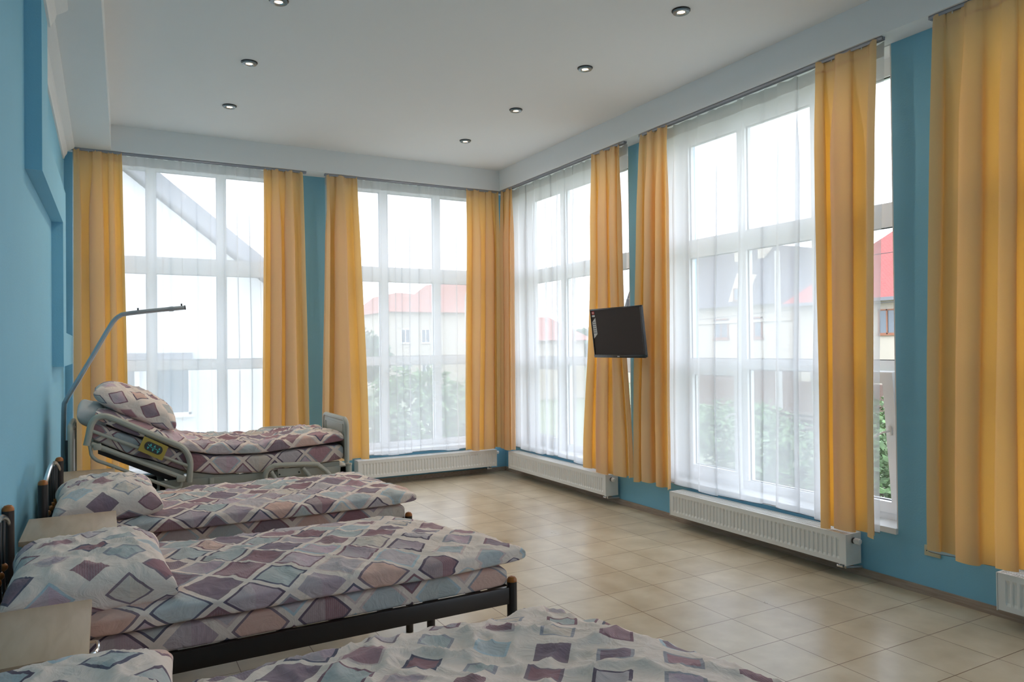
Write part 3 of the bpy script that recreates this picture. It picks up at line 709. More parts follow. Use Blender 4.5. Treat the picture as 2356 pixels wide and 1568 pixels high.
# ------------------------------------------------------------------ bedding generator
def slab(corners, zbot, zh, hb=.012, k=.36, kz=.34, nu=110, nv=60, wr=.012, seed=0, body=.44, foot=.34, footu=.68, pinch=0, edge=0.0, uvo=(0, 0), basef=None, droop=0, fs=3.2, crown=0.0):
    """closed soft slab; corners A(head,near) B(foot,near) C(foot,far) D(head,far); zh height above the base"""
    A, B, Cc, Dd = [Vector(c) for c in corners]
    base = basef or (lambda x, y: zbot)
    V = []; Fc = []; UV = []; FL = []
    def se(t):  # t in -1..1 -> (pos, height)
        th = t*PI/2; s_ = math.sin(th); c_ = max(0, math.cos(th))
        return math.copysign(abs(s_)**k, s_), c_**kz
    us = [(-1+2*i/nu) for i in range(nu+1)]; vs_ = [(-1+2*j/nv) for j in range(nv+1)]
    # spread samples: fewer in the steep middle
    def warp(t): return math.copysign(abs(t)**1.0, t)
    def warp(t):
        # invert pos so that samples are even in the middle and dense at the rim
        x = t; s_ = abs(x)
        p = s_*.86 if s_ < .8 else None
        if s_ < .75:
            pos = s_/.75*.93; th = math.asin(min(1, pos**(1/k)))
            return math.copysign(th/(PI/2), t)
        th0 = math.asin(min(1, .93**(1/k)))/(PI/2)
        return math.copysign(th0+(1-th0)*((s_-.75)/.25), t)
    us = [warp(u) for u in us]; vs_ = [warp(v) for v in vs_]
    top = []
    for i, u in enumerate(us):
        pu, hu = se(u); row = []
        for j, v in enumerate(vs_):
            pv, hv = se(v)
            qu = (pu+1)/2; qv = (pv+1)/2
            if pinch:
                qu = .5+(qu-.5)*(1-pinch*(1-pv*pv)); qv = .5+(qv-.5)*(1-pinch*(1-pu*pu))
            xy = (A*(1-qu)+B*qu)*(1-qv)+(Dd*(1-qu)+Cc*qu)*qv
            x, y = xy.x, xy.y
            if edge:
                ed = max(abs(pu), abs(pv))**6
                x += edge*ed*nz3(x*4+seed, y*4, 1.3)*pu; y += edge*ed*nz3(x*4, y*4+seed, 7.7)*pv
            h = hu*hv
            n1 = nz3(x*fs+seed, y*fs*1.3, seed*.7); n2 = 1-abs(nz3(x*fs*1.7+y*fs*.9+seed, y*fs*2.2-x*fs*.5, 3.1+seed))*2
            n3 = 1-abs(nz3(x*fs*3.3-y*fs*2+seed, y*fs*4.1+x*fs, 9.1+seed))*2
            wv = wr*(1.3*n1+.75*n2**3+.5*n3**3)
            z = base(x, y)+(zh+wv+crown*(1-pv*pv)*(1-.5*pu*pu))*h - droop*max(0, pu)**8*.5
            # side wrinkles
            yy = y + (1-h)*wr*.6*nz3(x*11+seed, z*9)*(1 if v > 0 else -1)*(1 if abs(pv) > .9 else 0)
            row.append(Vector((x, yy, z)))
        top.append(row)
    nv1 = nv+1
    for i in range(nu+1):
        for j in range(nv1): V.append(top[i][j])
    # arc-length uv
    mid = nv//2; mi = nu//2
    au = [0]; av = [0]
    for i in range(nu): au.append(au[-1]+(top[i+1][mid]-top[i][mid]).length)
    for j in range(nv): av.append(av[-1]+(top[mi][j+1]-top[mi][j]).length)
    for i in range(nu+1):
        for j in range(nv1):
            UV.append((au[i]+uvo[0], av[j]+uvo[1])); FL.append(body+(foot-body)*sm(footu-.04, footu+.04, i/nu))
    for i in range(nu):
        for j in range(nv): a = i*nv1+j; Fc.append((a, a+nv1, a+nv1+1, a+1))
    # underside shares the rim
    idx = {}
    for i in range(nu+1):
        for j in range(nv1):
            if i in (0, nu) or j in (0, nv): idx[(i, j)] = i*nv1+j
            else:
                idx[(i, j)] = len(V); p = top[i][j]; hu = se(us[i])[1]; hv = se(vs_[j])[1]
                V.append(Vector((p.x, p.y, base(p.x, p.y)-hb*hu*hv))); UV.append((au[i]+uvo[0], -av[j]+uvo[1])); FL.append(body)
    for i in range(nu):
        for j in range(nv): Fc.append((idx[(i, j)], idx[(i, j+1)], idx[(i+1, j+1)], idx[(i+1, j)]))
    mb = MB(); mb.v = V; mb.f = Fc
    return mb, UV, FL
def soft(name, label, cat, m, *a, **kw):
    mb, UV, FL = slab(*a, **kw)
    return tag(mb.build(name, m, None, smooth=180, uvs=UV, fill=FL), label, cat)
def onbed(i, pts):
    (x, y), a = BEDS[i]; return [(x+px*math.cos(a)-py*math.sin(a), y+px*math.sin(a)+py*math.cos(a)) for px, py in pts]
MAT = [(.03, .005), (1.69, .0), (1.69, .80), (.03, .795)]
def mattress(i, label):
    soft('mattress', label, 'mattress', 'matt', onbed(i, [(.03, .0), (BL-.022, -.0), (BL-.022, .80), (.03, .80)]), .657, .040, hb=.047, k=.16, kz=.22, wr=.003, seed=i+2.5, body=.44, foot=.44, uvo=(i*.31, .02+i*.1), nv=64)
mattress(0, 'mattress in a diamond-print sheet on the foreground bed')
mattress(1, 'mattress in a diamond-print sheet on the middle bed, above the black side rail')
mattress(2, 'mattress in a diamond-print sheet on the bed next to the hospital bed')
soft('duvet', 'crumpled diamond-print duvet in the foreground, its foot end sagging towards the bare tiled floor', 'duvet', 'duvet', [(-.20, 1.13), (1.44, 1.02), (1.20, 1.93), (-.2, 1.91)], .715, .062, hb=.02, crown=.02, k=.30, wr=.019, seed=4.2, footu=.52, foot=.285, body=.42, edge=.05, uvo=(.05, .03), droop=.02, nu=170, nv=100, fs=3.6)
soft('duvet', 'diamond-print duvet on the middle bed with a pointed corner over its foot', 'duvet', 'duvet', [(-.17, 2.505), (1.46, 2.52), (1.20, 3.36), (-.17, 3.32)], .732, .036, hb=.036, crown=.026, k=.30, wr=.013, seed=9.4, footu=.72, foot=.33, body=.44, edge=.03, uvo=(.02, .08), nu=150, nv=90, fs=3.4)
soft('duvet', 'diamond-print duvet on the bed next to the hospital bed', 'duvet', 'duvet', [(-.12, 3.81), (1.50, 3.81), (1.40, 4.68), (-.12, 4.66)], .730, .032, hb=.034, crown=.018, k=.30, wr=.013, seed=15.1, footu=.8, foot=.36, body=.44, edge=.03, uvo=(.11, .05), nu=150, nv=80)
def pillow(label, cx, cy, cz, lx, ly, h, rot=0, pitch=0, seed=0, roll=0):
    mb, UV, FL = slab([(-lx/2, -ly/2), (lx/2, -ly/2), (lx/2, ly/2), (-lx/2, ly/2)], 0, h*.62, hb=h*.38, k=.76, kz=.62, nu=60, nv=60, wr=.015, seed=seed, body=.32, foot=.32, pinch=.08, fs=5, uvo=(seed*.13, seed*.07))
    rm = Matrix.Rotation(rot, 3, 'Z') @ Matrix.Rotation(pitch, 3, 'Y') @ Matrix.Rotation(roll, 3, 'X'); c = Vector((cx, cy, cz))
    mb.v = [rm @ v + c for v in mb.v]
    return tag(mb.build('pillow', 'duvet', None, smooth=180, uvs=UV, fill=FL), label, 'pillow')
pillow('plump diamond-print pillow at the bottom left, on the head of the foreground bed', -.085, 1.60, .825, .44, .64, .13, seed=1.2)
pillow('plump diamond-print pillow at the left edge, on the middle bed', -.05, 2.84, .800, .47, .62, .19, rot=.03, seed=5.5)
pillow('diamond-print pillow in front of the chrome arched headboard', -.00, 4.15, .815, .45, .60, .18, rot=.03, seed=8.1)

# ------------------------------------------------------------------ nightstands
def nightstand():
    root = thing('nightstand', (0, 0, 0), None, None)
    # local: x 0..-.33 (front at x=0 faces the room), y 0..-.46 , top .835
    w_, d_, h_ = .44, .33, .835
    MB().box(-d_, 0, 0, w_, h_-.018, h_, .0015).build('top_board', 'oak', root)
    mb = MB(); mb.box(-d_+.01, -.03, .012, .028, .02, h_-.018); mb.box(-d_+.01, -.03, w_-.028, w_-.012, .02, h_-.018); mb.box(-d_+.01, -d_+.018, .012, w_-.012, .02, h_-.018); mb.box(-d_+.018, -.03, .028, w_-.028, .03, .046); mb.box(-d_+.018, -.03, .028, w_-.028, .60, .614)
    mb.build('cabinet_body', 'oak', root, smooth=0)
    dr = MB().box(-.030, -.012, .014, w_-.014, .618, h_-.022, .001).build('drawer', 'oak', root)
    MB().tube(spline([(-.012, w_/2-.05, .768), (.012, w_/2-.04, .771), (.018, w_/2, .773), (.012, w_/2+.04, .771), (-.012, w_/2+.05, .768)], 5), .0045, 8).build('handle', 'chrome', dr)
    do = MB().box(-.030, -.012, .014, w_-.014, .03, .612, .001).build('door', 'oak', root)
    MB().tube(spline([(-.012, w_-.05, .50), (.012, w_-.05, .49), (.018, w_-.05, .45), (.012, w_-.05, .41), (-.012, w_-.05, .40)], 5), .0045, 8).build('handle', 'chrome', do)
    for y in (.03, w_-.03):
        for x in (-d_+.03, -.05): MB().lathe((x, y, 0), [(.014, 0), (.014, .022)], 12).build('foot', 'black', root)
    return root
ns = nightstand()
NS = [(-.040, 2.03, 'pale wooden nightstand with chrome drawer pull at the lower left corner'), (.035, 3.345, 'pale wooden nightstand between the middle bed and the bed beyond it'), (.042, 4.73, 'pale wooden nightstand beside the hospital bed, behind the farther metal bed')]
for i, (x, y, lb) in enumerate(NS):
    o = ns if i == 0 else copy_tree(ns); o.location = (x, y, 0); tag(o, lb, 'nightstand', 'pale wooden nightstands')

# ------------------------------------------------------------------ hospital bed
HY0, HY1 = 5.35, 6.08
hb_ = thing('hospital_bed', (.65, 5.7, 0), 'beige adjustable hospital bed with raised backrest, side rails and lifting pole', 'hospital bed')
G = 'bedgrey'
def pf(x):   # platform height profile (underside of the mattress)
    P = [(-.12, 1.005), (.212, .860), (.473, .752), (.654, .716), (.937, .703), (1.236, .727), (1.56, .742)]
    if x <= P[0][0]: return P[0][1]+(P[0][0]-x)*.44
    for (a, za), (b, zb) in zip(P, P[1:]):
        if x <= b: t = (x-a)/(b-a); t2 = t*t*(3-2*t)*.35+t*.65; return za+(zb-za)*t2
    return P[-1][1]
# mattress platform segments
def seg(x0, x1, nm):
    mb = MB(); n = 6
    for k in range(n):
        a = x0+(x1-x0)*k/n; b = x0+(x1-x0)*(k+1)/n
        for ya, yb in ((HY0+.03, HY0+.06), (HY1-.06, HY1-.03)):
            mb.add([(a, ya, pf(a)-.05), (b, ya, pf(b)-.05), (b, yb, pf(b)-.05), (a, yb, pf(a)-.05), (a, ya, pf(a)-.012), (b, ya, pf(b)-.012), (b, yb, pf(b)-.012), (a, yb, pf(a)-.012)],
                   [(0, 3, 2, 1), (4, 5, 6, 7), (0, 1, 5, 4), (2, 3, 7, 6), (1, 2, 6, 5), (3, 0, 4, 7)])
        c = (a+b)/2; mb.box(c-.02, c+.02, HY0+.06, HY1-.06, pf(c)-.035, pf(c)-.02)
    mb.build(nm, G, hb_, smooth=0)
seg(-.10, .45, 'backrest_panel'); seg(.47, .80, 'seat_panel'); seg(.82, 1.50, 'leg_panel')
# main frame
mb = MB()
for y in (HY0+.02, HY1-.05): mb.box(.30, 1.58, y, y+.03, .632, .695, .004)
mb.box(-.18, .35, HY0+.05, HY0+.08, .575, .63, .004); mb.box(-.18, .35, HY1-.08, HY1-.05, .575, .63, .004)
mb.box(1.50, 1.58, HY0+.02, HY1-.02, .640, .690, .004); mb.box(-.20, -.16, HY0+.02, HY1-.02, .575, .63, .004); mb.box(.30, .34, HY0+.02, HY1-.02, .58, .69, .004)
mb.build('main_frame', G, hb_)
for x in (.62, 1.05):
    MB().box(x-.015, x+.015, HY0+.005, HY0+.02, .59, .69, .003).build('rail_bracket', G, hb_)
# undercarriage
mb = MB()
for y in (HY0+.12, HY1-.14): mb.box(-.05, 1.42, y, y+.04, .18, .24, .004)
mb.box(-.05, -.0, HY0+.05, HY1-.05, .18, .24, .004); mb.box(1.37, 1.42, HY0+.05, HY1-.05, .18, .24, .004)
mb.build('base_frame', 'beddark', hb_)
for x0, x1 in ((.15, .55), (.95, 1.32)):
    mb = MB()
    for y in (HY0+.13, HY1-.13): mb.tube([(x0, y, .22), (x1, y, .62)], .018, 8)
    mb.build('lifting_arm', 'beddark', hb_)
MB().box(.05, .30, 5.62, 5.76, .60, .69, .01).build('backrest_motor', 'black', hb_)
mb = MB(); mb.tube([(.28, 5.69, .64), (.60, 5.69, .60), (.78, 5.69, .66)], .016, 10); mb.build('actuator', 'beddark', hb_)
mb = MB(); mb.add([(-.05, HY0+.06, .93), (.42, HY0+.06, .71), (.42, HY1-.06, .71), (-.05, HY1-.06, .93), (-.05, HY0+.06, .90), (.42, HY0+.06, .66), (.42, HY1-.06, .66), (-.05, HY1-.06, .90)],
    [(0, 1, 2, 3), (4, 7, 6, 5), (0, 4, 5, 1), (2, 6, 7, 3), (1, 5, 6, 2), (0, 3, 7, 4)]); mb.build('backrest_tray', 'beddark', hb_, smooth=0)
cab = MB(); cab.tube(spline([(.55, HY0+.04, .60), (.75, HY0+.02, .57), (.98, HY0+.04, .60), (1.1, HY0+.1, .56)], 6), .006, 6); cab.build('power_cable', 'black', hb_)
for x in (0, 1.38):
    for y in (HY0+.10, HY1-.10):
        c = MB().tube([(x, y, .18), (x, y, .12)], .02, 10).box(x-.03, x+.03, y-.03, y+.03, .10, .135, .006).build('caster', G, hb_)
        MB().lathe((x, y, .065), [(.02, -.022), (.062, -.02), (.065, -.012), (.065, .012), (.062, .02), (.02, .022)], 20, 'y').build('wheel', 'black', c)
# footboard with a hand slot
X0 = 1.54
def fboard(x, ya, yb, zb, zt, rr=.055):
    def rect(y0, y1, z0, z1, r):
        P = []
        for cy, cz, a0 in ((y0+r, z1-r, PI), (y1-r, z1-r, PI/2)):
            for k in range(7): a = a0-PI/2*k/6; P.append((cy+r*math.cos(a), cz+r*math.sin(a)))
        return P+[(y1, z0), (y0, z0)]
    mb = MB(); edge = rect(ya, yb, zb, zt, rr)
    mb.tube([(x, p[0], p[1]) for p in edge[:-2]][0:0]+[(x, edge[-1][0], edge[-1][1])]+[(x, p[0], p[1]) for p in edge[:-2]]+[(x, edge[-2][0], edge[-2][1])], .018, 10)
    fr = mb.build('board_rim' if x > 1 else 'headboard_rim', G, hb_)
    mb = MB(); z1 = zt-.075
    mb.box(x-.008, x+.008, ya+.01, yb-.01, zb+.02, z1); mb.box(x-.008, x+.008, ya+.035, yb-.035, z1, zt-.01)
    mb.box(x-.013, x+.013, ya+.06, ya+.075, z1-.05, z1+.03, .003); mb.box(x-.013, x+.013, yb-.075, yb-.06, z1-.05, z1+.03, .003); mb.box(x-.013, x+.013, ya+.06, yb-.06, z1+.028, z1+.038, .003)
    mb.build('footboard' if x > 1 else 'headboard', G, hb_, smooth=0)
fboard(X0, 5.33, 5.95, .72, 1.035)
fboard(-.20, 5.38, 5.95, .62, 1.08)
for y in (5.335, 5.955):
    MB().lathe((1.555, y, .615), [(.024, 0), (.024, .012), (.021, .014), (.021, .085), (.024, .088), (.024, .098)], 16).build('corner_buffer', G, hb_)
MB().tube([(-.215, 5.38, .60), (-.215, 5.38, 1.0)], .012, 8).build('spring_cord', 'black', hb_)
# side rails
yR = 5.325
def P_(pts, y=yR): return [(x, y, z) for x, z in pts]
def headrail(y, sg=-1):
    loop = [(-.111, .967), (-.098, 1.03), (-.085, 1.095), (-.058, 1.134), (-.015, 1.144), (.04, 1.125), (.2, 1.04), (.371, .951), (.425, .922), (.462, .880), (.483, .819), (.482, .75), (.476, .682)]
    r_ = MB().tube(spline(P_(loop, y), 4), .020, 12).build('head_side_rail', G, hb_)
    MB().tube(spline(P_([(-.095, .975), (-.088, .93), (-.083, .902), (-.055, .870), (0, .842), (.18, .75), (.361, .660), (.40, .648), (.425, .662), (.434, .70)], y), 4), .011, 10).build('lower_bow', G, r_)
    MB().tube(P_([(-.080, 1.055), (.470, .790)], y), .011, 10).build('rail_bar', G, r_)
    MB().tube(P_([(-.085, .975), (.455, .705)], y), .015, 10).build('rail_bar', G, r_)
    MB().box(-.075, -.03, y-.022, y+.012, .935, .975, .006).build('hinge_bracket', G, r_); MB().box(.40, .45, y-.022, y+.012, .69, .73, .006).build('hinge_bracket', G, r_)
    return r_
hr = headrail(yR)
# control panel on the near head rail
def pv_(u, v, off=0):  # u 0..1 along, v 0..1 downwards
    A = Vector((.212, 0, 1.005)); B = Vector((.352, 0, .927)); E = Vector((.174, 0, .918)); p = A+(B-A)*u+(E-A)*v
    return (p.x, yR-.026-off, p.z)
def quadbox(pts, m, nm, par, t=.006):
    mb = MB(); n = len(pts); vs = [Vector(p) for p in pts]; vs2 = [v+Vector((0, t, 0)) for v in vs]
    mb.add(vs+vs2, [tuple(range(n)), tuple(range(n, 2*n))[::-1]]+[(i, (i+1) % n, n+(i+1) % n, n+i) for i in range(n)]); return mb.build(nm, m, par, smooth=0)
cp = quadbox([pv_(0, 0), pv_(1, 0), pv_(1, 1), pv_(0, 1)], 'yellow', 'control_panel', hr, .02); cp['label'] = 'mustard-yellow control panel'
oval = []
for k in range(24):
    a = 2*PI*k/24; cx = .5+(.20 if math.cos(a) > 0 else -.20)+.16*math.cos(a); oval.append(pv_(cx, .47+.30*math.sin(a), .002))
quadbox(oval, 'paneldark', 'keypad', cp, .003)
for (u, v, up) in ((.36, .33, 1), (.52, .33, 1), (.72, .36, 1), (.30, .60, 0), (.50, .62, 0), (.70, .62, 0)):
    s = .042; tri = [pv_(u-s, v+(.07 if up else -.07), .0045), pv_(u+s, v+(.07 if up else -.07), .0045), pv_(u, v-(.09 if up else -.09), .0045)]
    quadbox(tri, 'teal', 'key_arrow', cp, .002)
MB().tube([pv_(.25, .36, .0045), pv_(.33, .45, .0045), pv_(.45, .49, .0045), pv_(.58, .47, .0045), pv_(.76, .52, .0045)], .0016, 5).build('key_diagram', 'teal', cp)
# near foot-end rail, folded down
fl = [(.983, .612), (.962, .655), (.962, .690), (.978, .718), (1.005, .736), (1.05, .745), (1.296, .732), (1.33, .718), (1.357, .696), (1.39, .665), (1.43, .608), (1.45, .56)]
fr_ = MB().tube(spline(P_([(.99, .56)]+fl, yR-.01), 4), .018, 12).build('foot_side_rail', G, hb_)
MB().tube(P_([(.985, .629), (1.40, .633)], yR-.01), .013, 10).build('rail_bar', G, fr_)
MB().tube([(1.0, yR, .705), (1.06, yR, .60)], .015, 10).build('rail_strut', G, fr_); MB().tube([(1.22, yR, .712), (1.28, yR, .63)], .015, 10).build('rail_strut', G, fr_)
pl = MB().prism([(1.048, .718), (1.204, .712), (1.210, .668), (1.155, .664), (1.145, .652), (1.115, .652), (1.105, .662), (1.050, .662)], yR+.004, yR+.012, 1).build('mounting_plate', G, fr_, smooth=0)
mb = MB()
for x, z in ((1.06, .677), (1.195, .682)): mb.lathe((x, yR+.002, z), [(.006, 0), (.006, .003)], 10, 'y')
mb.build('bolts', 'beddark', pl)
mb = MB(); mb.prism([(1.095, .638), (1.106, .638), (1.1005, .648)], yR-.0255, yR-.0245, 1)
for i in range(15): mb.box(1.113+i*.012, 1.121+i*.012+.002*(i % 3), yR-.0255, yR-.0245, .6395, .6455)
mb.build('warning_print', 'redprint', fr_, smooth=0)
# far rails
headrail(HY1+.03)
MB().tube(spline(P_([(.99, .74), (1.02, .86), (1.06, .905), (1.12, .922), (1.36, .915), (1.42, .90), (1.47, .85), (1.49, .76)], HY1+.03), 4), .018, 12).build('foot_side_rail', G, hb_)
# lifting pole
yp = 5.90
po = MB().tube(spline([(-.262, yp, .35), (-.262, yp, .6), (-.260, yp, .9), (-.255, yp, 1.17), (-.245, yp, 1.215), (-.215, yp, 1.275), (-.10, yp, 1.49), (.02, yp, 1.72), (.055, yp, 1.775), (.085, yp, 1.802), (.125, yp, 1.818), (.30, yp, 1.843), (.505, yp, 1.868)], 5), .0155, 12).build('lifting_pole', 'steel', hb_)
MB().tube([(.40, yp, 1.8545), (.43, yp, 1.8585)], [.0175, .0185], 12).build('pole_sleeve', 'steel', po)
MB().tube([(.505, yp, 1.868), (.512, yp, 1.869)], .0165, 12).build('pole_end_cap', 'black', po)
for x, z in ((.20, 1.832), (.485, 1.868)): MB().tube([(x, yp, z), (x, yp, z+.028)], [.004, .006], 8).build('stop_pin', 'black', po)
MB().box(-.285, -.18, yp-.03, yp+.03, .58, .63, .006).build('pole_socket', G, po)
# hospital bedding
soft('mattress', 'bent mattress in a diamond-print sheet on the hospital bed', 'mattress', 'matt', [(-.085, HY0), (1.52, HY0), (1.52, HY1), (-.085, HY1)], 0, .058, hb=.066, k=.16, kz=.22, wr=.003, seed=3.3, body=.44, foot=.44, basef=lambda x, y: pf(x)+.058, uvo=(.07, .4), nv=64)
soft('duvet', 'rumpled diamond-print duvet folded along the hospital bed', 'duvet', 'duvet', [(-.06, HY0-.012), (1.525, HY0-.005), (1.52, HY1-.02), (-.06, HY1-.02)], 0, .040, hb=.036, crown=.015, k=.28, wr=.018, seed=21.5, body=.44, foot=.36, footu=.85, edge=.02, basef=lambda x, y: pf(x)+.160, uvo=(.3, .22), nu=150, nv=80, fs=4)
# pale rolled end of the duvet hanging over the raised head end
mb, UV, FL = slab([(-.165, HY0+.05), (.0, HY0+.05), (.0, HY1-.06), (-.165, HY1-.06)], 0, .085, hb=.075, k=.6, kz=.6, nu=24, nv=60, wr=.012, seed=2.2, basef=lambda x, y: 1.125-.35*(x+.08))
tag(mb.build('blanket', 'plainduvet', None, smooth=180, uvs=UV, fill=FL), 'pale rolled blanket end overhanging the raised head of the hospital bed', 'blanket')
pillow('diamond-print pillow lying tilted on the raised backrest of the hospital bed', .165, 5.68, 1.165, .54, .58, .19, rot=0, pitch=.50, seed=12.4)

# ------------------------------------------------------------------ outside
struct(MB().box(-60, 160, D+.5, 160, -1.4, -1.2).add([], []).build('ground', 'grass', smooth=0, keep=True), 'green lawn and gardens outside the windows', 'ground')
struct(MB().box(W+.5, 160, -60, D+.5, -1.4, -1.2).build('ground', 'grass', smooth=0, keep=True), 'green lawn beside the right-hand wall', 'ground')
def exwin(root, ax, c, a0, a1, z0, z1, fm='pvc', nm=2, depth=.12, sgn=-1):
    """window on a plane ax=c facing sgn"""
    def bx(mb, a, b, d0, d1, za, zb):
        d0, d1 = c+sgn*d0, c+sgn*d1
        return mb.box(d0, d1, a, b, za, zb) if ax == 0 else mb.box(a, b, d0, d1, za, zb)
    e = (a1-a0)*.07
    f = MB(); bx(f, a0, a0+e, 0, .06, z0, z1); bx(f, a1-e, a1, 0, .06, z0, z1); bx(f, a0, a1, 0, .06, z0, z0+e); bx(f, a0, a1, 0, .06, z1-e, z1)
    for k in range(1, nm): m_ = a0+(a1-a0)*k/nm; bx(f, m_-e/2, m_+e/2, 0, .06, z0, z1)
    bx(f, a0-e, a1+e, 0, .10, z0-e, z0)
    fo = f.build('house_window', fm, root, smooth=0)
    g = MB(); bx(g, a0+e/2, a1-e/2, .0, .02, z0+e/2, z1-e/2); g.build('window_glass', 'extglass', fo, smooth=0)
def uvroof(name, m, root, quads):
    mb = MB(); UV = []
    for q in quads:
        mb.add(q, [tuple(range(len(q)))]); a = Vector(q[0]); ex = (Vector(q[1])-a).normalized(); nrm = ex.cross(Vector(q[-1])-a).normalized(); ey = nrm.cross(ex)
        for p in q: UV.append(((Vector(p)-a).dot(ex), (Vector(p)-a).dot(ey)))
    return mb.build(name, m, root, smooth=0, uvs=UV)
# neighbouring gabled house beyond the left window
h1 = thing('neighbouring_house', (-1, 18, -1.2), 'large white gabled house close outside the leftmost far window', 'house')
MB().prism([(-5.6, -1.2), (3.05, -1.2), (3.05, 2.35), (-1.25, 5.8), (-5.6, 2.35)], 14.0, 24, 1).build('house_walls', 'palewall', h1, smooth=0)
MB().prism([(-1.25, 6.22), (3.55, 2.36), (3.45, 2.12), (-1.25, 5.86), (-6.0, 2.12), (-6.1, 2.36)], 13.75, 24.3, 1).build('roof', 'fascia', h1, smooth=0)
exwin(h1, 1, 14.0, .72, 1.29, .45, 1.37, 'palewall', 1); exwin(h1, 1, 14.0, -.6, .49, .45, 1.37, 'palewall', 2)
MB().box(-.62, 1.31, 13.85, 14.0, 1.39, 1.52).build('shutter_box', 'fascia', h1, smooth=0)
# red roofed house beyond the corner window
h2 = thing('distant_house', (19.5, 48, -1.2), 'pale house with an orange-red hipped roof, seen through the far window near the corner', 'house')
MB().box(15.9, 23.5, 45, 53, -1.2, 4.0).build('house_walls', 'cream', h2, smooth=0)
uvroof('roof', 'palered', h2, [[(15.6, 44.6, 3.9), (18.9, 44.6, 3.9), (17.1, 47, 5.3)], [(15.6, 44.6, 3.9), (17.1, 47, 5.3), (17.1, 52, 5.3), (15.6, 53.4, 3.9)],
    [(18.4, 44.6, 3.9), (24.0, 44.6, 3.9), (22.6, 48, 6.3), (21.2, 48, 6.3)], [(18.4, 44.6, 3.9), (21.2, 48, 6.3), (21.2, 52, 6.3), (18.4, 53.4, 3.9)], [(24.0, 44.6, 3.9), (24.0, 53.4, 3.9), (22.6, 50, 6.3), (22.6, 48, 6.3)],
    [(18.9, 44.6, 3.9), (18.9, 48, 5.3), (17.1, 47, 5.3)]])
for x in (16.6, 18.0, 21.3): exwin(h2, 1, 45, x, x+.6, 1.9, 2.8, 'pvc', 2); exwin(h2, 1, 45, x, x+.6, -.3, .8, 'pvc', 2)
h2b = thing('distant_house', (20.5, 34, -1.2), 'small pale house with orange-red roof, right of the larger hipped-roof house', 'house')
MB().box(18.4, 22.6, 33, 37, -1.2, 1.9).build('house_walls', 'cream', h2b, smooth=0)
uvroof('roof', 'palered', h2b, [[(17.4, 32.6, 1.9), (23.0, 32.6, 1.9), (21.6, 35, 3.2), (18.4, 35, 3.2)], [(17.4, 32.6, 1.9), (18.4, 35, 3.2), (18.4, 35.6, 3.2), (17.4, 37.4, 1.9)], [(23, 32.6, 1.9), (23, 37.4, 1.9), (21.6, 35.6, 3.2), (21.6, 35, 3.2)]])
# street lamp
sl = MB().tube(spline([(17.9, 38, -1.2), (17.9, 38, 2), (17.92, 38, 4.2), (18.1, 38, 4.75), (18.7, 38, 4.95), (19.0, 38, 4.98)], 5), .05, 8).box(18.8, 19.3, 37.9, 38.1, 4.94, 5.02, .02)
tag(sl.build('street_lamp', 'concrete'), 'curved pale street lamp in front of the orange-red roof', 'street lamp')
# dark roofed house beyond the tipped window
h3 = thing('villa', (38, 34, -1.2), 'cream villa with steep dark roof and dormer, opposite the window with the tipped sash', 'house')
MB().box(34, 43, 28.9, 38.6, -1.2, 4.0).build('house_walls', 'cream', h3, smooth=0)
MB().box(33.85, 34.0, 28.8, 38.7, -1.2, .35).build('brick_base', 'brick', h3, smooth=0)
MB().box(33.9, 34, 28.9, 38.6, 2.9, 3.05).build('string_course', 'cream', h3, smooth=0)
uvroof('roof', 'greyroof', h3, [[(33.4, 28.3, 3.9), (33.4, 39.2, 3.9), (37.5, 38.2, 7.9), (37.5, 33.0, 7.9), (35.5, 31.5, 6.0)], [(33.4, 28.3, 3.9), (35.5, 31.5, 6.0), (37.5, 33, 7.9), (43.6, 33, 7.9), (43.6, 28.3, 3.9)], [(33.4, 39.2, 3.9), (43.6, 39.2, 3.9), (43.6, 38.2, 7.9), (37.5, 38.2, 7.9)]])
dm = MB().prism([(31.9, 3.95), (33.6, 3.95), (32.75, 5.9)], 33.7, 35.6, 0).build('dormer', 'cream', h3, smooth=0)
exwin(h3, 0, 33.7, 32.5, 33.0, 4.25, 5.0, 'brownwood', 1)
for y in (31.05, 33.75, 36.6):
    exwin(h3, 0, 34, y, y+1.25, 1.95, 3.2, 'brownwood', 2)
for y in (30.5, 33.2): exwin(h3, 0, 34, y, y+1.1, -.6, .25, 'brownwood', 2)
for y in (33.2, 35.2):
    MB().box(36.6, 37.4, y, y+.55, 6.5, 8.5).build('chimney', 'cream', h3, smooth=0)
h3b = thing('villa', (38, 41.5, -1.2), 'gabled cream house with dark roof, glimpsed right above the television', 'house')
MB().prism([(39.4, -1.2), (44.6, -1.2), (44.6, 3.6), (42.0, 8.4), (39.4, 3.6)], 34.5, 44, 0).build('house_walls', 'cream', h3b, smooth=0)
uvroof('roof', 'greyroof', h3b, [[(34.0, 38.9, 3.0), (34.0, 42.0, 8.8), (44, 42.0, 8.8), (44, 38.9, 3.0)], [(34.0, 45.1, 3.0), (44, 45.1, 3.0), (44, 42, 8.8), (34, 42, 8.8)]])
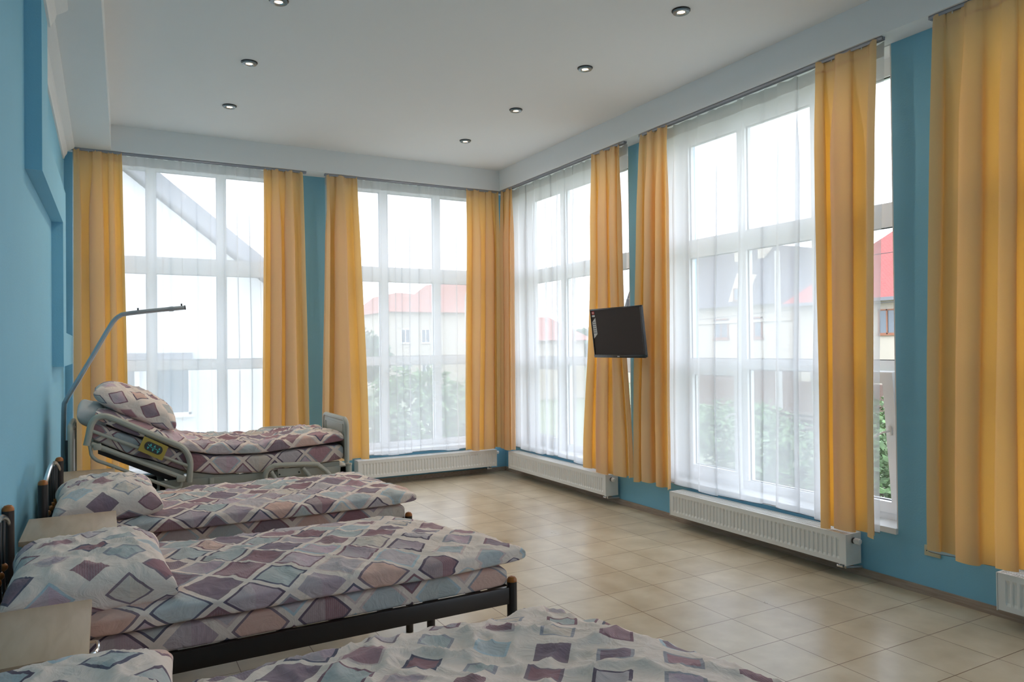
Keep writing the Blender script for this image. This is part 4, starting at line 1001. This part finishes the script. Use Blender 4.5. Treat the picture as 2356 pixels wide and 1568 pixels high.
# red roofed house at the right
h4 = thing('red_roofed_house', (34, 20, -1.2), 'cream house with bright red tile roof, seen in the gap beside the blue pier', 'house')
MB().box(30, 39, 14.5, 25.0, -1.2, 3.6).build('house_walls', 'cream', h4, smooth=0)
uvroof('roof', 'redroof', h4, [[(29.4, 14.0, 3.55), (29.4, 25.6, 3.55), (34.0, 21.2, 7.8), (34.0, 18.0, 7.8)], [(29.4, 25.6, 3.55), (39.6, 25.6, 3.55), (34, 21.2, 7.8)], [(29.4, 14, 3.55), (34, 18, 7.8), (39.6, 14, 3.55)], [(39.6, 14, 3.55), (34, 18, 7.8), (34, 21.2, 7.8), (39.6, 25.6, 3.55)]])
MB().box(29.35, 29.45, 14, 25.6, 3.40, 3.55).build('gutter', 'fascia', h4, smooth=0)
for y in (16.6, 19.95, 22.6): exwin(h4, 0, 30, y, y+.85, 1.95, 3.05, 'brownwood', 2)
mb = MB(); mb.box(30.9, 31.5, 19.55, 20.05, 4.9, 6.35); ch = mb.build('chimney', 'cream', h4, smooth=0)
MB().prism([(19.4, 6.35), (20.2, 6.35), (19.8, 6.75)], 30.75, 31.65, 0).build('chimney_cap', 'redroof', ch, smooth=0)
tag(MB().tube([(22, 19.35, -1.2), (22, 19.35, 5.05)], [.13, .10], 8).build('utility_pole', 'concrete'), 'grey concrete utility pole between the villa and the red-roofed house', 'pole')
for k, (z, lb) in enumerate(((4.7, 'upper overhead wire crossing the sky behind the pole'), (3.1, 'lower overhead wire crossing behind the pole'))):
    pts = [(22.2+max(0, y-20)*.28, y, z-.5*math.sin(PI*(y-4)/76)) for y in range(4, 81, 4)]
    tag(MB().tube(pts, .012, 5).build('overhead_wire', 'wire'), lb, 'wire')
# garden wall, log pile
tag(MB().box(24.5, 24.8, 13, 30, -1.2, .05).build('garden_wall', 'brick', smooth=0), 'rough red brick garden wall below the red-roofed house', 'garden wall')
r = random.Random(3)
for k in range(22):
    row = k//4; y = 15.2; z = -1.13+row*.125; x_ = 17.8+(k % 4)*.13+(row % 2)*.06
    tag(MB().tube([(x_, y-1.2-r.uniform(0, .3), z), (x_, y+1.2+r.uniform(0, .3), z)], .06, 8).build('log', 'bark'), 'brown log in the stacked woodpile below the brick garden wall', 'log', 'stacked logs in the garden')
# plants
def bush(name, x, y, z0, rx, rz, n, size, m, label, cat, trunk=0, seed=1, group=None):
    r = random.Random(seed); root = thing(name, (x, y, z0), label, cat, group)
    mb = MB()
    for k in range(n):
        a = r.uniform(0, 2*PI); b_ = math.acos(r.uniform(-1, 1)); q = r.uniform(.55, 1.0)
        q *= 1+.25*nz3(math.cos(a)*2+seed, math.sin(a)*2, b_*2)
        c = Vector((x+rx*q*math.sin(b_)*math.cos(a), y+rx*q*math.sin(b_)*math.sin(a), z0+trunk+rz+rz*q*math.cos(b_)))
        u = Vector((r.uniform(-1, 1), r.uniform(-1, 1), r.uniform(-.6, .6))).normalized(); v = u.cross(Vector((r.uniform(-1, 1), r.uniform(-1, 1), r.uniform(-1, 1)))).normalized(); s = size*r.uniform(.6, 1.4)
        mb.add([c-u*s, c+v*s*.45, c+u*s, c-v*s*.45], [(0, 1, 2, 3)])
    mb.build('foliage', m, root, smooth=0, fixn=False)
    t_ = MB(); t_.tube([(x, y, z0), (x+.02, y, z0+trunk+rz*.5), (x, y+.02, z0+trunk+rz*1.2)], [.06+.04*trunk, .04+.02*trunk, .015], 7)
    for k in range(5):
        a = 2*PI*k/5; t_.tube([(x, y, z0+trunk+rz*.3), (x+rx*.5*math.cos(a), y+rx*.5*math.sin(a), z0+trunk+rz)], [.03, .01], 5)
    t_.build('stem', 'bark', root)
bush('shrub', 8.6, 5.95, -1.2, .95, .85, 5200, .055, 'leaf', 'leafy green shrub right outside the tipped sash', 'shrub', seed=2)
bush('shrub', 9.6, 8.0, -1.2, 1.0, .75, 2500, .07, 'leaf', 'green shrub outside the middle of the window with the tipped sash', 'shrub', seed=3)
bush('shrub', 12.0, 11.6, -1.2, 1.3, .8, 2500, .08, 'leaf', 'pale green garden bush outside the left column of the tipped-sash window', 'shrub', seed=4)
bush('shrub', 13, 8.4, -1.2, 1.2, .95, 2500, .08, 'leaf', 'round bush in front of the brick garden wall', 'shrub', seed=14)
bush('tree', 5.6, 14.5, -1.2, 1.15, 1.2, 3500, .09, 'leaf', 'bushy green tree low outside the far window near the corner', 'tree', seed=5)
bush('tree', 8.6, 17.5, -1.2, 1.3, 1.0, 3500, .09, 'leaf', 'low green tree behind the right column of the far window near the corner', 'tree', seed=6)
bush('tree', 13.2, 42, -1.2, 1.6, 1.6, 2500, .16, 'leafdark', 'dark tree left of the orange-red roofed house', 'tree', trunk=.6, seed=7)
bush('tree', 9.6, 40, -1.2, 1.5, 1.35, 2500, .16, 'leafdark', 'rounder dark tree farther left of the orange-red roofed house', 'tree', trunk=.5, seed=8)
for k in range(7):
    y = 40+k*5.5; bush('tree', 58+3*math.sin(k*2.1), y*1.45, -1.2, 2.9, 2.4, 900, .5, 'leafdark', 'distant dark tree in the tree line beyond the window nearest the corner', 'tree', trunk=.6, seed=20+k, group='distant tree line')
bush('shrub', 14, 16, -1.2, 1.6, .6, 2200, .1, 'leaf', 'low green hedge bush outside the window nearest the corner', 'shrub', seed=31)
